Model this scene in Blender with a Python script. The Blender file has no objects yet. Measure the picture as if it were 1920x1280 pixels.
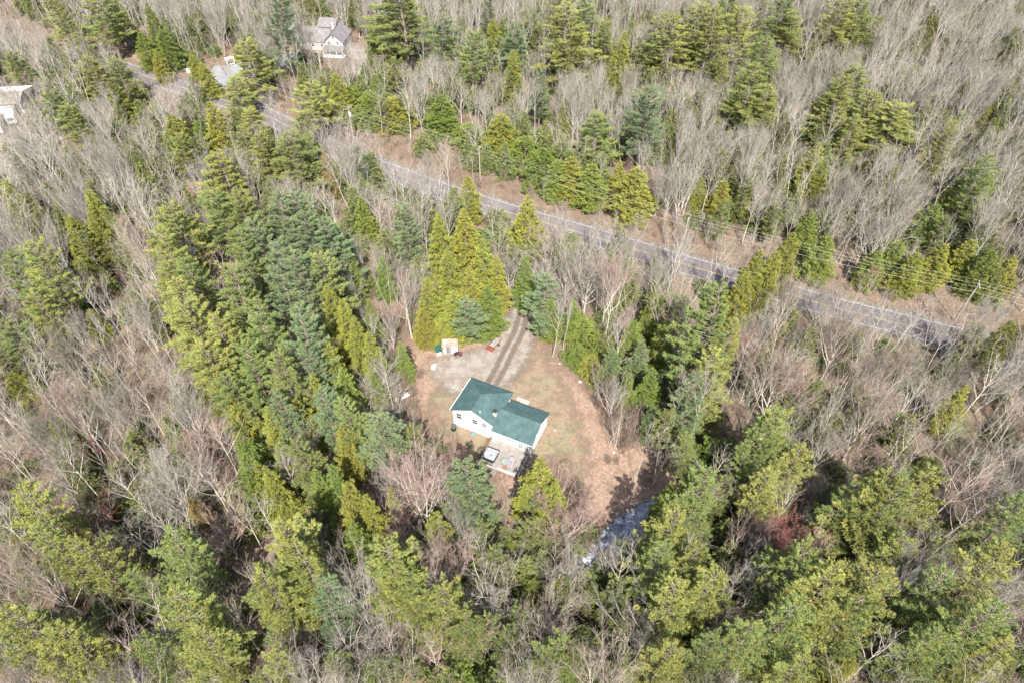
import bpy, math, random
import numpy as np
from mathutils import Vector, Matrix

# ------------------------------------------------------------------ camera, sky, sun, exposure
scene = bpy.context.scene
COL = scene.collection
CAM_H, PITCH, FOC = 100.0, math.radians(46.5), 1280.0      # drone height, pitch below horizon, focal length in photo pixels (1920 wide)
cam_d = bpy.data.cameras.new("camera")
cam_d.sensor_width = 36.0
cam_d.lens = 24.0
cam_d.clip_start = 0.5
cam_d.clip_end = 6000.0
cam = bpy.data.objects.new("camera", cam_d)
COL.objects.link(cam)
cam.location = (0, 0, CAM_H)
cam.rotation_euler = (math.pi / 2 - PITCH, 0, 0)
scene.camera = cam

SUN_EL, SHADOW_AZ = math.radians(50), math.radians(-5)      # shadows fall away from the camera, a little to the left
world = bpy.data.worlds.new("World")
scene.world = world
world.use_nodes = True
wn = world.node_tree.nodes
bg = wn["Background"]
sky = wn.new("ShaderNodeTexSky")
sky.sky_type = 'NISHITA'
sky.sun_disc = False
sky.sun_elevation = SUN_EL
sky.sun_rotation = math.pi - SHADOW_AZ * -1
sky.dust_density = 2.0
world.node_tree.links.new(sky.outputs[0], bg.inputs[0])
bg.inputs[1].default_value = 0.11
sun_d = bpy.data.lights.new("sun", 'SUN')
sun_d.energy = 4.8
sun_d.angle = math.radians(0.53)
sun_d.color = (1.0, 0.968, 0.915)
sun = bpy.data.objects.new("sun", sun_d)
COL.objects.link(sun)
_d = Vector((math.sin(SHADOW_AZ) * math.cos(SUN_EL), math.cos(SHADOW_AZ) * math.cos(SUN_EL), -math.sin(SUN_EL)))
sun.rotation_euler = _d.to_track_quat('-Z', 'Y').to_euler()
sun.location = (0, -40, 160)
scene.view_settings.view_transform = 'Standard'
scene.view_settings.look = 'None'
scene.view_settings.exposure = 1.26
scene.view_settings.gamma = 1.0
scene.cycles.max_bounces = 6
scene.cycles.diffuse_bounces = 3
scene.cycles.transparent_max_bounces = 8

# ------------------------------------------------------------------ helpers
_cp, _sp = math.cos(PITCH), math.sin(PITCH)

def at(px, py, z=0.0):
    """where the sight line of photo pixel (px,py) meets the level z"""
    u, v = (px - 960) / FOC, (640 - py) / FOC
    dx, dy, dz = u, _cp + v * _sp, -_sp + v * _cp
    t = (z - CAM_H) / dz
    return np.array([t * dx, t * dy, z])

def to_px(x, y, z=0.0):
    z = z - CAM_H
    d = y * _cp - z * _sp
    return 960 + FOC * x / d, 640 - FOC * (y * _sp + z * _cp) / d

def depth_of(x, y, z=0.0):
    return y * _cp - (z - CAM_H) * _sp

def inside(poly, x, y):
    c = False
    n = len(poly)
    j = n - 1
    for i in range(n):
        xi, yi = poly[i]
        xj, yj = poly[j]
        if (yi > y) != (yj > y) and x < (xj - xi) * (y - yi) / (yj - yi) + xi:
            c = not c
        j = i
    return c

class Geo:
    """collects polygons with material slots, then becomes one mesh"""
    def __init__(self):
        self.v, self.n = [], 0
        self.fi, self.ft, self.fm, self.fs = [], [], [], []
    def add(self, verts, faces, mat=0, smooth=False):
        verts = np.asarray(verts, dtype=np.float32).reshape(-1, 3)
        faces = np.asarray(faces, dtype=np.int32)
        k = faces.shape[1]
        self.fi.append((faces + self.n).ravel())
        self.ft.append(np.full(len(faces), k, np.int32))
        self.fm.append(np.full(len(faces), mat, np.int32))
        self.fs.append(np.full(len(faces), smooth, bool))
        self.v.append(verts)
        self.n += len(verts)
    def poly(self, pts, mat=0):
        self.add(pts, [list(range(len(pts)))], mat)
    def box(self, c, s, rz=0.0, mat=0, M=None):
        x, y, z = s[0] / 2, s[1] / 2, s[2] / 2
        p = np.array([[-x, -y, -z], [x, -y, -z], [x, y, -z], [-x, y, -z], [-x, -y, z], [x, -y, z], [x, y, z], [-x, y, z]])
        cr, sr = math.cos(rz), math.sin(rz)
        p = p @ np.array([[cr, sr, 0], [-sr, cr, 0], [0, 0, 1]]) + np.array(c)
        if M is not None:
            p = p @ np.array(M.to_3x3()).T + np.array(M.translation)
        self.add(p, [[0, 3, 2, 1], [4, 5, 6, 7], [0, 1, 5, 4], [1, 2, 6, 5], [2, 3, 7, 6], [3, 0, 4, 7]], mat)
    def bbox(self, c, s, b=0.03, rz=0.0, mat=0):
        """box with chamfered edges"""
        import bmesh
        bm = bmesh.new()
        bmesh.ops.create_cube(bm, size=1.0)
        for v in bm.verts:
            v.co = Vector((v.co.x * s[0], v.co.y * s[1], v.co.z * s[2]))
        bmesh.ops.bevel(bm, geom=bm.edges[:], offset=b, segments=2, affect='EDGES', profile=0.6)
        cr, sr = math.cos(rz), math.sin(rz)
        base = self.n
        vs = []
        for i, v in enumerate(bm.verts):
            v.index = i
            vs.append((v.co.x * cr - v.co.y * sr + c[0], v.co.x * sr + v.co.y * cr + c[1], v.co.z + c[2]))
        by = {}
        for f in bm.faces:
            by.setdefault(len(f.verts), []).append([v.index for v in f.verts])
        first = True
        for k, fs in by.items():
            if first:
                self.add(vs, fs, mat)
                first = False
            else:
                arr = np.asarray(fs, np.int32)
                self.fi.append((arr + base).ravel()); self.ft.append(np.full(len(arr), k, np.int32))
                self.fm.append(np.full(len(arr), mat, np.int32)); self.fs.append(np.full(len(arr), False, bool))
        bm.free()
    def tubes(self, P0, P1, r0, r1, sides=4, mat=0, smooth=True):
        P0, P1 = np.asarray(P0, float).reshape(-1, 3), np.asarray(P1, float).reshape(-1, 3)
        N = len(P0)
        if N == 0:
            return
        r0 = np.broadcast_to(np.asarray(r0, float), (N,)).reshape(N, 1, 1)
        r1 = np.broadcast_to(np.asarray(r1, float), (N,)).reshape(N, 1, 1)
        d = P1 - P0
        d /= np.linalg.norm(d, axis=1, keepdims=True) + 1e-9
        up = np.where(np.abs(d[:, 2:3]) > 0.9, [[1.0, 0, 0]], [[0, 0, 1.0]])
        a = np.cross(d, up)
        a /= np.linalg.norm(a, axis=1, keepdims=True) + 1e-9
        b = np.cross(d, a)
        th = np.arange(sides) * 2 * math.pi / sides
        ring = a[:, None, :] * np.cos(th)[None, :, None] + b[:, None, :] * np.sin(th)[None, :, None]
        v = np.concatenate([P0[:, None, :] + ring * r0, P1[:, None, :] + ring * r1], axis=1).reshape(-1, 3)
        i = np.arange(sides)
        j = (i + 1) % sides
        f = np.stack([i, j, j + sides, i + sides], axis=1)
        faces = (f[None] + (np.arange(N) * 2 * sides)[:, None, None]).reshape(-1, 4)
        self.add(v, faces, mat, smooth)
    def disc(self, c, r, z, n=16, mat=0):
        self.poly([(c[0] + r * math.cos(i * 2 * math.pi / n), c[1] + r * math.sin(i * 2 * math.pi / n), z) for i in range(n)], mat)
    def cyl(self, c, r, z0, z1, n=16, mat=0, r1=None):
        r1 = r if r1 is None else r1
        self.tubes([(c[0], c[1], z0)], [(c[0], c[1], z1)], r, r1, n, mat)
        self.poly([(c[0] + r1 * math.cos(-i * 2 * math.pi / n), c[1] - r1 * math.sin(-i * 2 * math.pi / n), z1) for i in range(n)], mat)
    def wheel(self, c, r, w, ang, n=16, mat=0):
        """wheel whose axle points along direction ang"""
        ax = np.array([math.cos(ang), math.sin(ang), 0.0])
        c = np.array(c, float)
        self.tubes([c - ax * w / 2], [c + ax * w / 2], r, r, n, mat)
        t = np.array([-math.sin(ang), math.cos(ang), 0.0])
        for s in (-1, 1):
            self.poly([tuple(c + s * ax * w / 2 + r * (t * math.cos(s * i * 2 * math.pi / n) + np.array([0, 0, 1.0]) * math.sin(s * i * 2 * math.pi / n))) for i in range(n)], mat)
    def mesh(self, name, mats):
        me = bpy.data.meshes.new(name)
        v = np.concatenate(self.v)
        fi = np.concatenate(self.fi)
        ft = np.concatenate(self.ft)
        me.vertices.add(len(v))
        me.vertices.foreach_set("co", v.ravel())
        me.loops.add(len(fi))
        me.loops.foreach_set("vertex_index", fi)
        me.polygons.add(len(ft))
        st = np.zeros(len(ft), np.int32)
        st[1:] = np.cumsum(ft)[:-1]
        me.polygons.foreach_set("loop_start", st)
        me.polygons.foreach_set("loop_total", ft)
        me.polygons.foreach_set("material_index", np.concatenate(self.fm))
        me.polygons.foreach_set("use_smooth", np.concatenate(self.fs))
        for m in (mats if isinstance(mats, (list, tuple)) else [mats]):
            me.materials.append(m)
        me.update(calc_edges=True)
        me.validate()
        return me
    def obj(self, name, mats, parent=None):
        o = bpy.data.objects.new(name, self.mesh(name, mats))
        COL.objects.link(o)
        if parent is not None:
            o.parent = parent
        return o

def tag(o, label=None, cat=None, group=None, kind=None):
    if label: o["label"] = label
    if cat: o["category"] = cat
    if group: o["group"] = group
    if kind: o["kind"] = kind
    return o

def thing(name, label, cat, loc=(0, 0, 0), rz=0.0, group=None):
    o = bpy.data.objects.new(name, None)
    o.empty_display_size = 0.5
    COL.objects.link(o)
    o.location = loc
    o.rotation_euler = (0, 0, rz)
    return tag(o, label, cat, group)

# ------------------------------------------------------------------ materials
def new_mat(name, rough=0.85, spec=0.3):
    m = bpy.data.materials.new(name)
    m.use_nodes = True
    b = m.node_tree.nodes["Principled BSDF"]
    b.inputs["Roughness"].default_value = rough
    b.inputs["Specular IOR Level"].default_value = spec
    return m, m.node_tree.nodes, m.node_tree.links, b

def noise(N, L, vec, scale, detail=4, rough=0.6, dim='3D'):
    t = N.new("ShaderNodeTexNoise")
    t.inputs["Scale"].default_value = scale
    t.inputs["Detail"].default_value = detail
    t.inputs["Roughness"].default_value = rough
    L.new(vec, t.inputs["Vector"])
    return t.outputs["Fac"]

def ramp(N, L, fac, stops):
    r = N.new("ShaderNodeValToRGB")
    e = r.color_ramp.elements
    e[0].position, e[0].color = stops[0][0], (*stops[0][1], 1)
    e[1].position, e[1].color = stops[-1][0], (*stops[-1][1], 1)
    for p, c in stops[1:-1]:
        q = e.new(p)
        q.color = (*c, 1)
    L.new(fac, r.inputs["Fac"])
    return r.outputs["Color"]

def mix(N, L, a, b, fac, mode='MIX'):
    m = N.new("ShaderNodeMix")
    m.data_type = 'RGBA'
    m.blend_type = mode
    if isinstance(fac, float): m.inputs[0].default_value = fac
    else: L.new(fac, m.inputs[0])
    if isinstance(a, tuple): m.inputs[6].default_value = (*a, 1)
    else: L.new(a, m.inputs[6])
    if isinstance(b, tuple): m.inputs[7].default_value = (*b, 1)
    else: L.new(b, m.inputs[7])
    return m.outputs[2]

def coords(N, kind="Object"):
    t = N.new("ShaderNodeTexCoord")
    return t.outputs[kind]

def bumped(N, L, b, fac, dist=0.05, strength=0.6):
    bp = N.new("ShaderNodeBump")
    bp.inputs["Strength"].default_value = strength
    bp.inputs["Distance"].default_value = dist
    L.new(fac, bp.inputs["Height"])
    L.new(bp.outputs[0], b.inputs["Normal"])

def flat_mat(name, col, var=0.12, scale=6.0, rough=0.75, spec=0.3, metal=0.0):
    m, N, L, b = new_mat(name, rough, spec)
    c = coords(N)
    n = noise(N, L, c, scale, 5)
    lo = tuple(x * (1 - var) for x in col)
    hi = tuple(min(1, x * (1 + var)) for x in col)
    L.new(ramp(N, L, n, [(0.3, lo), (0.7, hi)]), b.inputs["Base Color"])
    b.inputs["Metallic"].default_value = metal
    return m

def leaf_mat(name, transl=0.25):
    """needles: the crown's own colour (Object colour), varied by clump, by spray and by tree"""
    m, N, L, b = new_mat(name, 0.6, 0.25)
    oi = N.new("ShaderNodeObjectInfo")
    c = coords(N)
    n1 = noise(N, L, c, 0.9, 3)
    geo = N.new("ShaderNodeNewGeometry")
    isl = geo.outputs["Random Per Island"]
    warm = mix(N, L, oi.outputs["Color"], (1.14, 1.04, 0.80), 1.0, 'MULTIPLY')
    cool = mix(N, L, oi.outputs["Color"], (0.84, 0.93, 1.0), 1.0, 'MULTIPLY')
    col = mix(N, L, cool, warm, ramp(N, L, n1, [(0.36, (0, 0, 0)), (0.62, (1, 1, 1))]))
    v = N.new("ShaderNodeMapRange")
    v.inputs[3].default_value = 0.62
    v.inputs[4].default_value = 1.4
    L.new(isl, v.inputs[0])
    hsv = N.new("ShaderNodeHueSaturation")
    L.new(col, hsv.inputs["Color"])
    L.new(v.outputs[0], hsv.inputs["Value"])
    hr = N.new("ShaderNodeMapRange")
    hr.inputs[3].default_value = 0.488
    hr.inputs[4].default_value = 0.512
    L.new(oi.outputs["Random"], hr.inputs[0])
    L.new(hr.outputs[0], hsv.inputs["Hue"])
    L.new(hsv.outputs[0], b.inputs["Base Color"])
    tr = N.new("ShaderNodeBsdfTranslucent")
    L.new(hsv.outputs[0], tr.inputs[0])
    ms = N.new("ShaderNodeMixShader")
    ms.inputs[0].default_value = transl
    out = N["Material Output"]
    L.new(b.outputs[0], ms.inputs[1])
    L.new(tr.outputs[0], ms.inputs[2])
    L.new(ms.outputs[0], out.inputs[0])
    return m

def bark_mat(name, use_obj=True, col=(0.4, 0.36, 0.31), island=False):
    m, N, L, b = new_mat(name, 0.9, 0.15)
    c = coords(N)
    n = noise(N, L, c, 3.0, 5, 0.7)
    oi = N.new("ShaderNodeObjectInfo")
    base = oi.outputs["Color"] if use_obj else None
    if base is None:
        rgb = N.new("ShaderNodeRGB")
        rgb.outputs[0].default_value = (*col, 1)
        base = rgb.outputs[0]
    k = mix(N, L, base, ramp(N, L, n, [(0.3, (0.68, 0.66, 0.64)), (0.7, (1.22, 1.2, 1.17))]), 1.0, 'MULTIPLY')
    hsv = N.new("ShaderNodeHueSaturation")
    L.new(k, hsv.inputs["Color"])
    mr = N.new("ShaderNodeMapRange")
    mr.inputs[3].default_value, mr.inputs[4].default_value = 0.8, 1.2
    if island:
        g = N.new("ShaderNodeNewGeometry")
        ad = N.new("ShaderNodeMath"); ad.operation = 'ADD'
        L.new(g.outputs["Random Per Island"], ad.inputs[0])
        L.new(oi.outputs["Random"], ad.inputs[1])
        hf = N.new("ShaderNodeMath"); hf.operation = 'MULTIPLY'; hf.inputs[1].default_value = 0.5
        L.new(ad.outputs[0], hf.inputs[0])
        L.new(hf.outputs[0], mr.inputs[0])
        mr.inputs[3].default_value, mr.inputs[4].default_value = 0.6, 1.4
    else:
        L.new(oi.outputs["Random"], mr.inputs[0])
    L.new(mr.outputs[0], hsv.inputs["Value"])
    L.new(hsv.outputs[0], b.inputs["Base Color"])
    return m

M = {}
M['needles'] = leaf_mat("needles")
M['bark'] = bark_mat("tree_bark")
M['twigs'] = bark_mat("fine_twigs", island=True)
M['pine_bark'] = bark_mat("pine_bark", False, (0.22, 0.18, 0.15))
M['wood_bark'] = bark_mat("woods_bark", False, (0.43, 0.405, 0.36))
M['wood_twigs'] = bark_mat("woods_twigs", False, (0.250, 0.224, 0.192), island=True)
M['brush'] = bark_mat("brush_twigs", False, (0.27, 0.21, 0.165), island=True)

# leaf litter ground
m, N, L, b = new_mat("leaf_litter", 0.95, 0.1)
c = coords(N)
big = noise(N, L, c, 0.045, 4)
mid = noise(N, L, c, 0.35, 5)
fine = noise(N, L, c, 1.6, 8, 0.8)
lit = ramp(N, L, fine, [(0.25, (0.06, 0.045, 0.035)), (0.5, (0.17, 0.12, 0.088)), (0.75, (0.30, 0.22, 0.165))])
tan = ramp(N, L, fine, [(0.25, (0.055, 0.05, 0.032)), (0.5, (0.145, 0.13, 0.085)), (0.78, (0.26, 0.235, 0.165))])
col = mix(N, L, lit, tan, ramp(N, L, mid, [(0.45, (0, 0, 0)), (0.62, (1, 1, 1))]))
moss = ramp(N, L, fine, [(0.3, (0.035, 0.045, 0.02)), (0.7, (0.11, 0.12, 0.05))])
col = mix(N, L, col, moss, ramp(N, L, big, [(0.52, (0, 0, 0)), (0.66, (0.55, 0.55, 0.55))]))
L.new(col, b.inputs["Base Color"])
bumped(N, L, b, fine, 0.08, 0.8)
M['litter'] = m

def feather(m, scale=1.2, lo=0.72, hi=1.12):
    """ragged edge: the sheet thins out to nothing towards its rim following the 'edge' attribute"""
    N, L = m.node_tree.nodes, m.node_tree.links
    a = N.new("ShaderNodeAttribute")
    a.attribute_name = "edge"
    n = noise(N, L, coords(N), scale, 5, 0.65)
    ad = N.new("ShaderNodeMath"); ad.operation = 'ADD'
    L.new(a.outputs["Fac"], ad.inputs[0]); L.new(n, ad.inputs[1])
    mr = N.new("ShaderNodeMapRange")
    mr.inputs[1].default_value, mr.inputs[2].default_value = lo, hi
    L.new(ad.outputs[0], mr.inputs[0])
    tr = N.new("ShaderNodeBsdfTransparent")
    ms = N.new("ShaderNodeMixShader")
    L.new(mr.outputs[0], ms.inputs[0])
    L.new(tr.outputs[0], ms.inputs[1])
    L.new(N["Principled BSDF"].outputs[0], ms.inputs[2])
    L.new(ms.outputs[0], N["Material Output"].inputs[0])

# dry lawn
m, N, L, b = new_mat("dry_grass", 0.95, 0.1)
c = coords(N)
f1 = noise(N, L, c, 1.9, 8, 0.78)
f2 = noise(N, L, c, 0.28, 6, 0.65)
ga = ramp(N, L, f1, [(0.25, (0.1168, 0.07788, 0.05296)), (0.5, (0.2259, 0.1597, 0.1129)), (0.75, (0.3115, 0.2336, 0.1713))])
gb = ramp(N, L, f1, [(0.25, (0.109, 0.08956, 0.05296)), (0.5, (0.1986, 0.1674, 0.1051)), (0.75, (0.2726, 0.2414, 0.1597))])
L.new(mix(N, L, ga, gb, ramp(N, L, f2, [(0.42, (0, 0, 0)), (0.58, (1, 1, 1))])), b.inputs["Base Color"])
bumped(N, L, b, f1, 0.05, 0.5)
feather(m, 0.42, 1.12, 1.52)
M['lawn'] = m
# bright dead leaves
m, N, L, b = new_mat("russet_leaves", 0.95, 0.1)
c = coords(N)
f1 = noise(N, L, c, 1.8, 8, 0.8)
L.new(ramp(N, L, f1, [(0.28, (0.105, 0.062, 0.040)), (0.5, (0.245, 0.168, 0.120)), (0.72, (0.385, 0.29, 0.225))]), b.inputs["Base Color"])
bumped(N, L, b, f1, 0.06, 0.8)
feather(m, 0.4, 0.92, 1.5)
M['russet'] = m
# gravel / sand
m, N, L, b = new_mat("gravel", 0.95, 0.1)
c = coords(N)
f1 = noise(N, L, c, 2.4, 8, 0.8)
f2 = noise(N, L, c, 0.5, 6, .65)
ga = ramp(N, L, f1, [(0.25, (0.1711, 0.1477, 0.1244)), (0.5, (0.2488, 0.2216, 0.1905)), (0.8, (0.3421, 0.3188, 0.2799))])
gb = ramp(N, L, f1, [(0.25, (0.1296, 0.1044, 0.0792)), (0.8, (0.2592, 0.216, 0.1692))])
L.new(mix(N, L, ga, gb, ramp(N, L, f2, [(0.42, (0, 0, 0)), (0.6, (1, 1, 1))])), b.inputs["Base Color"])
bumped(N, L, b, f1, 0.03, 0.6)
feather(m, 0.9)
M['gravel'] = m
m, N, L, b = new_mat("wheel_ruts", 0.95, 0.1)
f1 = noise(N, L, coords(N), 3.0, 5, 0.8)
L.new(ramp(N, L, f1, [(0.3, (0.09, 0.07, 0.052)), (0.7, (0.20, 0.16, 0.125))]), b.inputs["Base Color"])
feather(m, 1.3, 0.75, 1.5)
M['ruts'] = m
# asphalt
def asphalt(name, c0, c1):
    m, N, L, b = new_mat(name, 0.85, 0.25)
    c = coords(N)
    f1 = noise(N, L, c, 12.0, 3, 0.7)
    f2 = noise(N, L, c, 0.15, 5, 0.7)
    a = ramp(N, L, f2, [(0.35, c0), (0.65, c1)])
    L.new(mix(N, L, a, ramp(N, L, f1, [(0.3, (0.8, 0.8, 0.8)), (0.7, (1.15, 1.15, 1.15))]), 1.0, 'MULTIPLY'), b.inputs["Base Color"])
    return m
M['asphalt'] = asphalt("asphalt", (0.1193, 0.1017, 0.1017), (0.1649, 0.1439, 0.1439))
M['asphalt_far'] = asphalt("grey_asphalt", (0.18, 0.18, 0.185), (0.25, 0.25, 0.255))
M['white_line'] = flat_mat("white_road_paint", (0.40, 0.39, 0.385), 0.25, 3.0)
M['yellow_line'] = flat_mat("yellow_road_paint", (0.324, 0.261, 0.117), 0.25, 3.0)
# brook
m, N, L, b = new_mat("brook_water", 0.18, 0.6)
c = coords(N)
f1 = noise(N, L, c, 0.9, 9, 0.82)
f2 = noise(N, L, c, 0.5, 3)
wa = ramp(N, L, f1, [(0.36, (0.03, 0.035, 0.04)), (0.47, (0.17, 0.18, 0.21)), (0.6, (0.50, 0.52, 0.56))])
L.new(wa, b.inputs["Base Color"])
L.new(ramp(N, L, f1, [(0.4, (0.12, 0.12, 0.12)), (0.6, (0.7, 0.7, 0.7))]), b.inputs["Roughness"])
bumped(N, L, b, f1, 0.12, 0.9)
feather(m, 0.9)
M['water'] = m

# roofs, walls
def shingle(name, c0, c1, rough=0.85, spec=0.2, streak=0.25):
    m, N, L, b = new_mat(name, rough, spec)
    c = coords(N)
    mp = N.new("ShaderNodeMapping")
    mp.inputs["Scale"].default_value = (3.6, 0.7, 1.5)
    L.new(c, mp.inputs[0])
    f1 = noise(N, L, mp.outputs[0], 1.6, 4, 0.7)
    f2 = noise(N, L, c, 0.6, 3)
    a = ramp(N, L, f1, [(0.3, c0), (0.7, c1)])
    L.new(mix(N, L, a, ramp(N, L, f2, [(0.3, (1 - streak,) * 3), (0.7, (1 + streak * .6,) * 3)]), 1.0, 'MULTIPLY'), b.inputs["Base Color"])
    bumped(N, L, b, f1, 0.02, 0.4)
    return m
M['roof_green'] = shingle("green_shingles", (0.044, 0.084, 0.083), (0.078, 0.125, 0.122))
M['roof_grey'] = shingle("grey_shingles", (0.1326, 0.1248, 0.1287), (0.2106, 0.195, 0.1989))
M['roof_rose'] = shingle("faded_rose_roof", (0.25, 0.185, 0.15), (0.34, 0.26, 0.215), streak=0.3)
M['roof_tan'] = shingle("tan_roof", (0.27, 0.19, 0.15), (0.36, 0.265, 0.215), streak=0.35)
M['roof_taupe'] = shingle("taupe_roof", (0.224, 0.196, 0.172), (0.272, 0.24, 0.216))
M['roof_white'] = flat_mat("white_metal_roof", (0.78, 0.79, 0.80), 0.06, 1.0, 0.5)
def siding(name, col, gap=0.16):
    m, N, L, b = new_mat(name, 0.6, 0.3)
    c = coords(N)
    sx = N.new("ShaderNodeSeparateXYZ")
    L.new(c, sx.inputs[0])
    w = N.new("ShaderNodeMath"); w.operation = 'PINGPONG'; w.inputs[1].default_value = gap / 2
    L.new(sx.outputs[2], w.inputs[0])
    mr = N.new("ShaderNodeMapRange"); mr.inputs[2].default_value = gap / 2 * 0.25
    mr.inputs[3].default_value, mr.inputs[4].default_value = 0.82, 1.0
    L.new(w.outputs[0], mr.inputs[0])
    n = noise(N, L, c, 1.2, 5, 0.6)
    base = ramp(N, L, n, [(0.3, tuple(x * 0.93 for x in col)), (0.7, col)])
    cmb = N.new("ShaderNodeCombineColor")
    for i in range(3): L.new(mr.outputs[0], cmb.inputs[i])
    L.new(mix(N, L, base, cmb.outputs[0], 1.0, 'MULTIPLY'), b.inputs["Base Color"])
    return m
M['white_siding'] = siding("white_siding", (0.80, 0.80, 0.79))
M['grey_wall'] = flat_mat("grey_foundation", (0.42, 0.41, 0.40), 0.15, 2.0)
M['off_white_siding'] = siding("off_white_siding", (0.50, 0.50, 0.49))
M['white'] = flat_mat("white_paint", (0.80, 0.80, 0.80), 0.05, 3.0, 0.5)
M['dirty_white'] = flat_mat("weathered_white", (0.62, 0.62, 0.62), 0.2, 2.0, 0.5)
M['dark_trim'] = flat_mat("dark_trim", (0.035, 0.035, 0.04), 0.2)
m, N, L, b = new_mat("window_glass", 0.08, 0.6)
L.new(ramp(N, L, noise(N, L, coords(N), 0.7, 2), [(0.3, (0.02, 0.025, 0.03)), (0.7, (0.08, 0.085, 0.09))]), b.inputs["Base Color"])
M['glass'] = m
M['grey_metal'] = flat_mat("grey_metal", (0.33, 0.34, 0.35), 0.12, 2, 0.45, 0.5, 0.3)
M['screen'] = flat_mat("grey_awning", (0.46, 0.46, 0.47), 0.1, 3)
M['masonry'] = flat_mat("beige_masonry", (0.50, 0.44, 0.37), 0.25, 9)
M['concrete'] = flat_mat("pale_concrete", (0.34, 0.31, 0.27), 0.15, 3)
def planks(name, col, width=0.14):
    m, N, L, b = new_mat(name, 0.8, 0.2)
    c = coords(N)
    sx = N.new("ShaderNodeSeparateXYZ"); L.new(c, sx.inputs[0])
    w = N.new("ShaderNodeMath"); w.operation = 'PINGPONG'; w.inputs[1].default_value = width / 2
    L.new(sx.outputs[1], w.inputs[0])
    mr = N.new("ShaderNodeMapRange"); mr.inputs[2].default_value = width * 0.08
    mr.inputs[3].default_value, mr.inputs[4].default_value = 0.45, 1.0
    L.new(w.outputs[0], mr.inputs[0])
    n = noise(N, L, c, 1.8, 6, 0.7)
    base = ramp(N, L, n, [(0.3, tuple(x * 0.7 for x in col)), (0.7, tuple(x * 1.15 for x in col))])
    cmb = N.new("ShaderNodeCombineColor")
    for i in range(3): L.new(mr.outputs[0], cmb.inputs[i])
    L.new(mix(N, L, base, cmb.outputs[0], 1.0, 'MULTIPLY'), b.inputs["Base Color"])
    return m
M['deck'] = planks("weathered_deck", (0.26, 0.232, 0.205))
M['brown_wood'] = planks("brown_wood", (0.34, 0.18, 0.10))
M['red_wood'] = planks("red_wood", (0.2604, 0.0744, 0.0496))
M['old_wood'] = flat_mat("weathered_pole_wood", (0.3, 0.276, 0.24), 0.2, 5)
M['black'] = flat_mat("black_rubber", (0.025, 0.025, 0.028), 0.3, 4, 0.7)
M['dark_green'] = flat_mat("dark_green_metal", (0.025, 0.085, 0.075), 0.2, 3, 0.5)
M['tarp_grey'] = flat_mat("grey_green_tarp", (0.216, 0.2232, 0.1944), 0.25, 2)
M['spa'] = flat_mat("pale_vinyl_cover", (0.2805, 0.2805, 0.3017), 0.22, 1.2, 0.6)
M['mauve'] = flat_mat("mauve_cushion", (0.216, 0.192, 0.222), 0.15, 4)
M['sage'] = flat_mat("sage_table_top", (0.216, 0.252, 0.228), 0.2, 3, 0.4)
M['teal'] = flat_mat("teal_plastic", (0.12, 0.36, 0.40), 0.2, 4)
M['orange'] = flat_mat("orange_clay", (0.288, 0.102, 0.036), 0.2, 4)
M['maroon'] = flat_mat("maroon_paint", (0.20, 0.03, 0.045), 0.2, 4, 0.4)
M['ceramic'] = flat_mat("grey_insulator", (0.35, 0.37, 0.4), 0.2, 4, 0.4)
M['slate2'] = flat_mat("dark_grey_lid", (0.07, 0.075, 0.08), 0.15, 3)
M['slate'] = flat_mat("slate_grey_paint", (0.13, 0.14, 0.145), 0.15, 3)
M['galv'] = flat_mat("galvanised_can", (0.62, 0.64, 0.66), 0.1, 4, 0.4)
M['wire'] = flat_mat("pale_wire", (0.50, 0.50, 0.42), 0.1, 1, 0.4)
M['silver_paint'] = flat_mat("silver_grey_paint", (0.34, 0.37, 0.37), 0.08, 2, 0.3, 0.5, 0.3)
M['pale_paint'] = flat_mat("pale_green_white_paint", (0.62, 0.68, 0.64), 0.06, 2, 0.3, 0.5)
M['black_paint'] = flat_mat("dark_blue_paint", (0.02, 0.03, 0.045), 0.1, 2, 0.25, 0.5)

# ------------------------------------------------------------------ ground, lawn, gravel, roads
def sheet_grid(name, mat, x0, x1, y0, y1, nx, ny, zf):
    g = Geo()
    X, Y = np.meshgrid(np.linspace(x0, x1, nx), np.linspace(y0, y1, ny))
    V = np.stack([X, Y, zf(X, Y)], axis=-1).reshape(-1, 3)
    i = np.arange(nx - 1)[None, :] + (np.arange(ny - 1) * nx)[:, None]
    i = i.ravel()
    g.add(V, np.stack([i, i + 1, i + nx + 1, i + nx], axis=1), 0, True)
    return g.obj(name, mat)

ground = sheet_grid("ground", M['litter'], -2600, 2600, -900, 4200, 40, 40, lambda X, Y: X * 0.0)
tag(ground, kind="structure")

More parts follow.
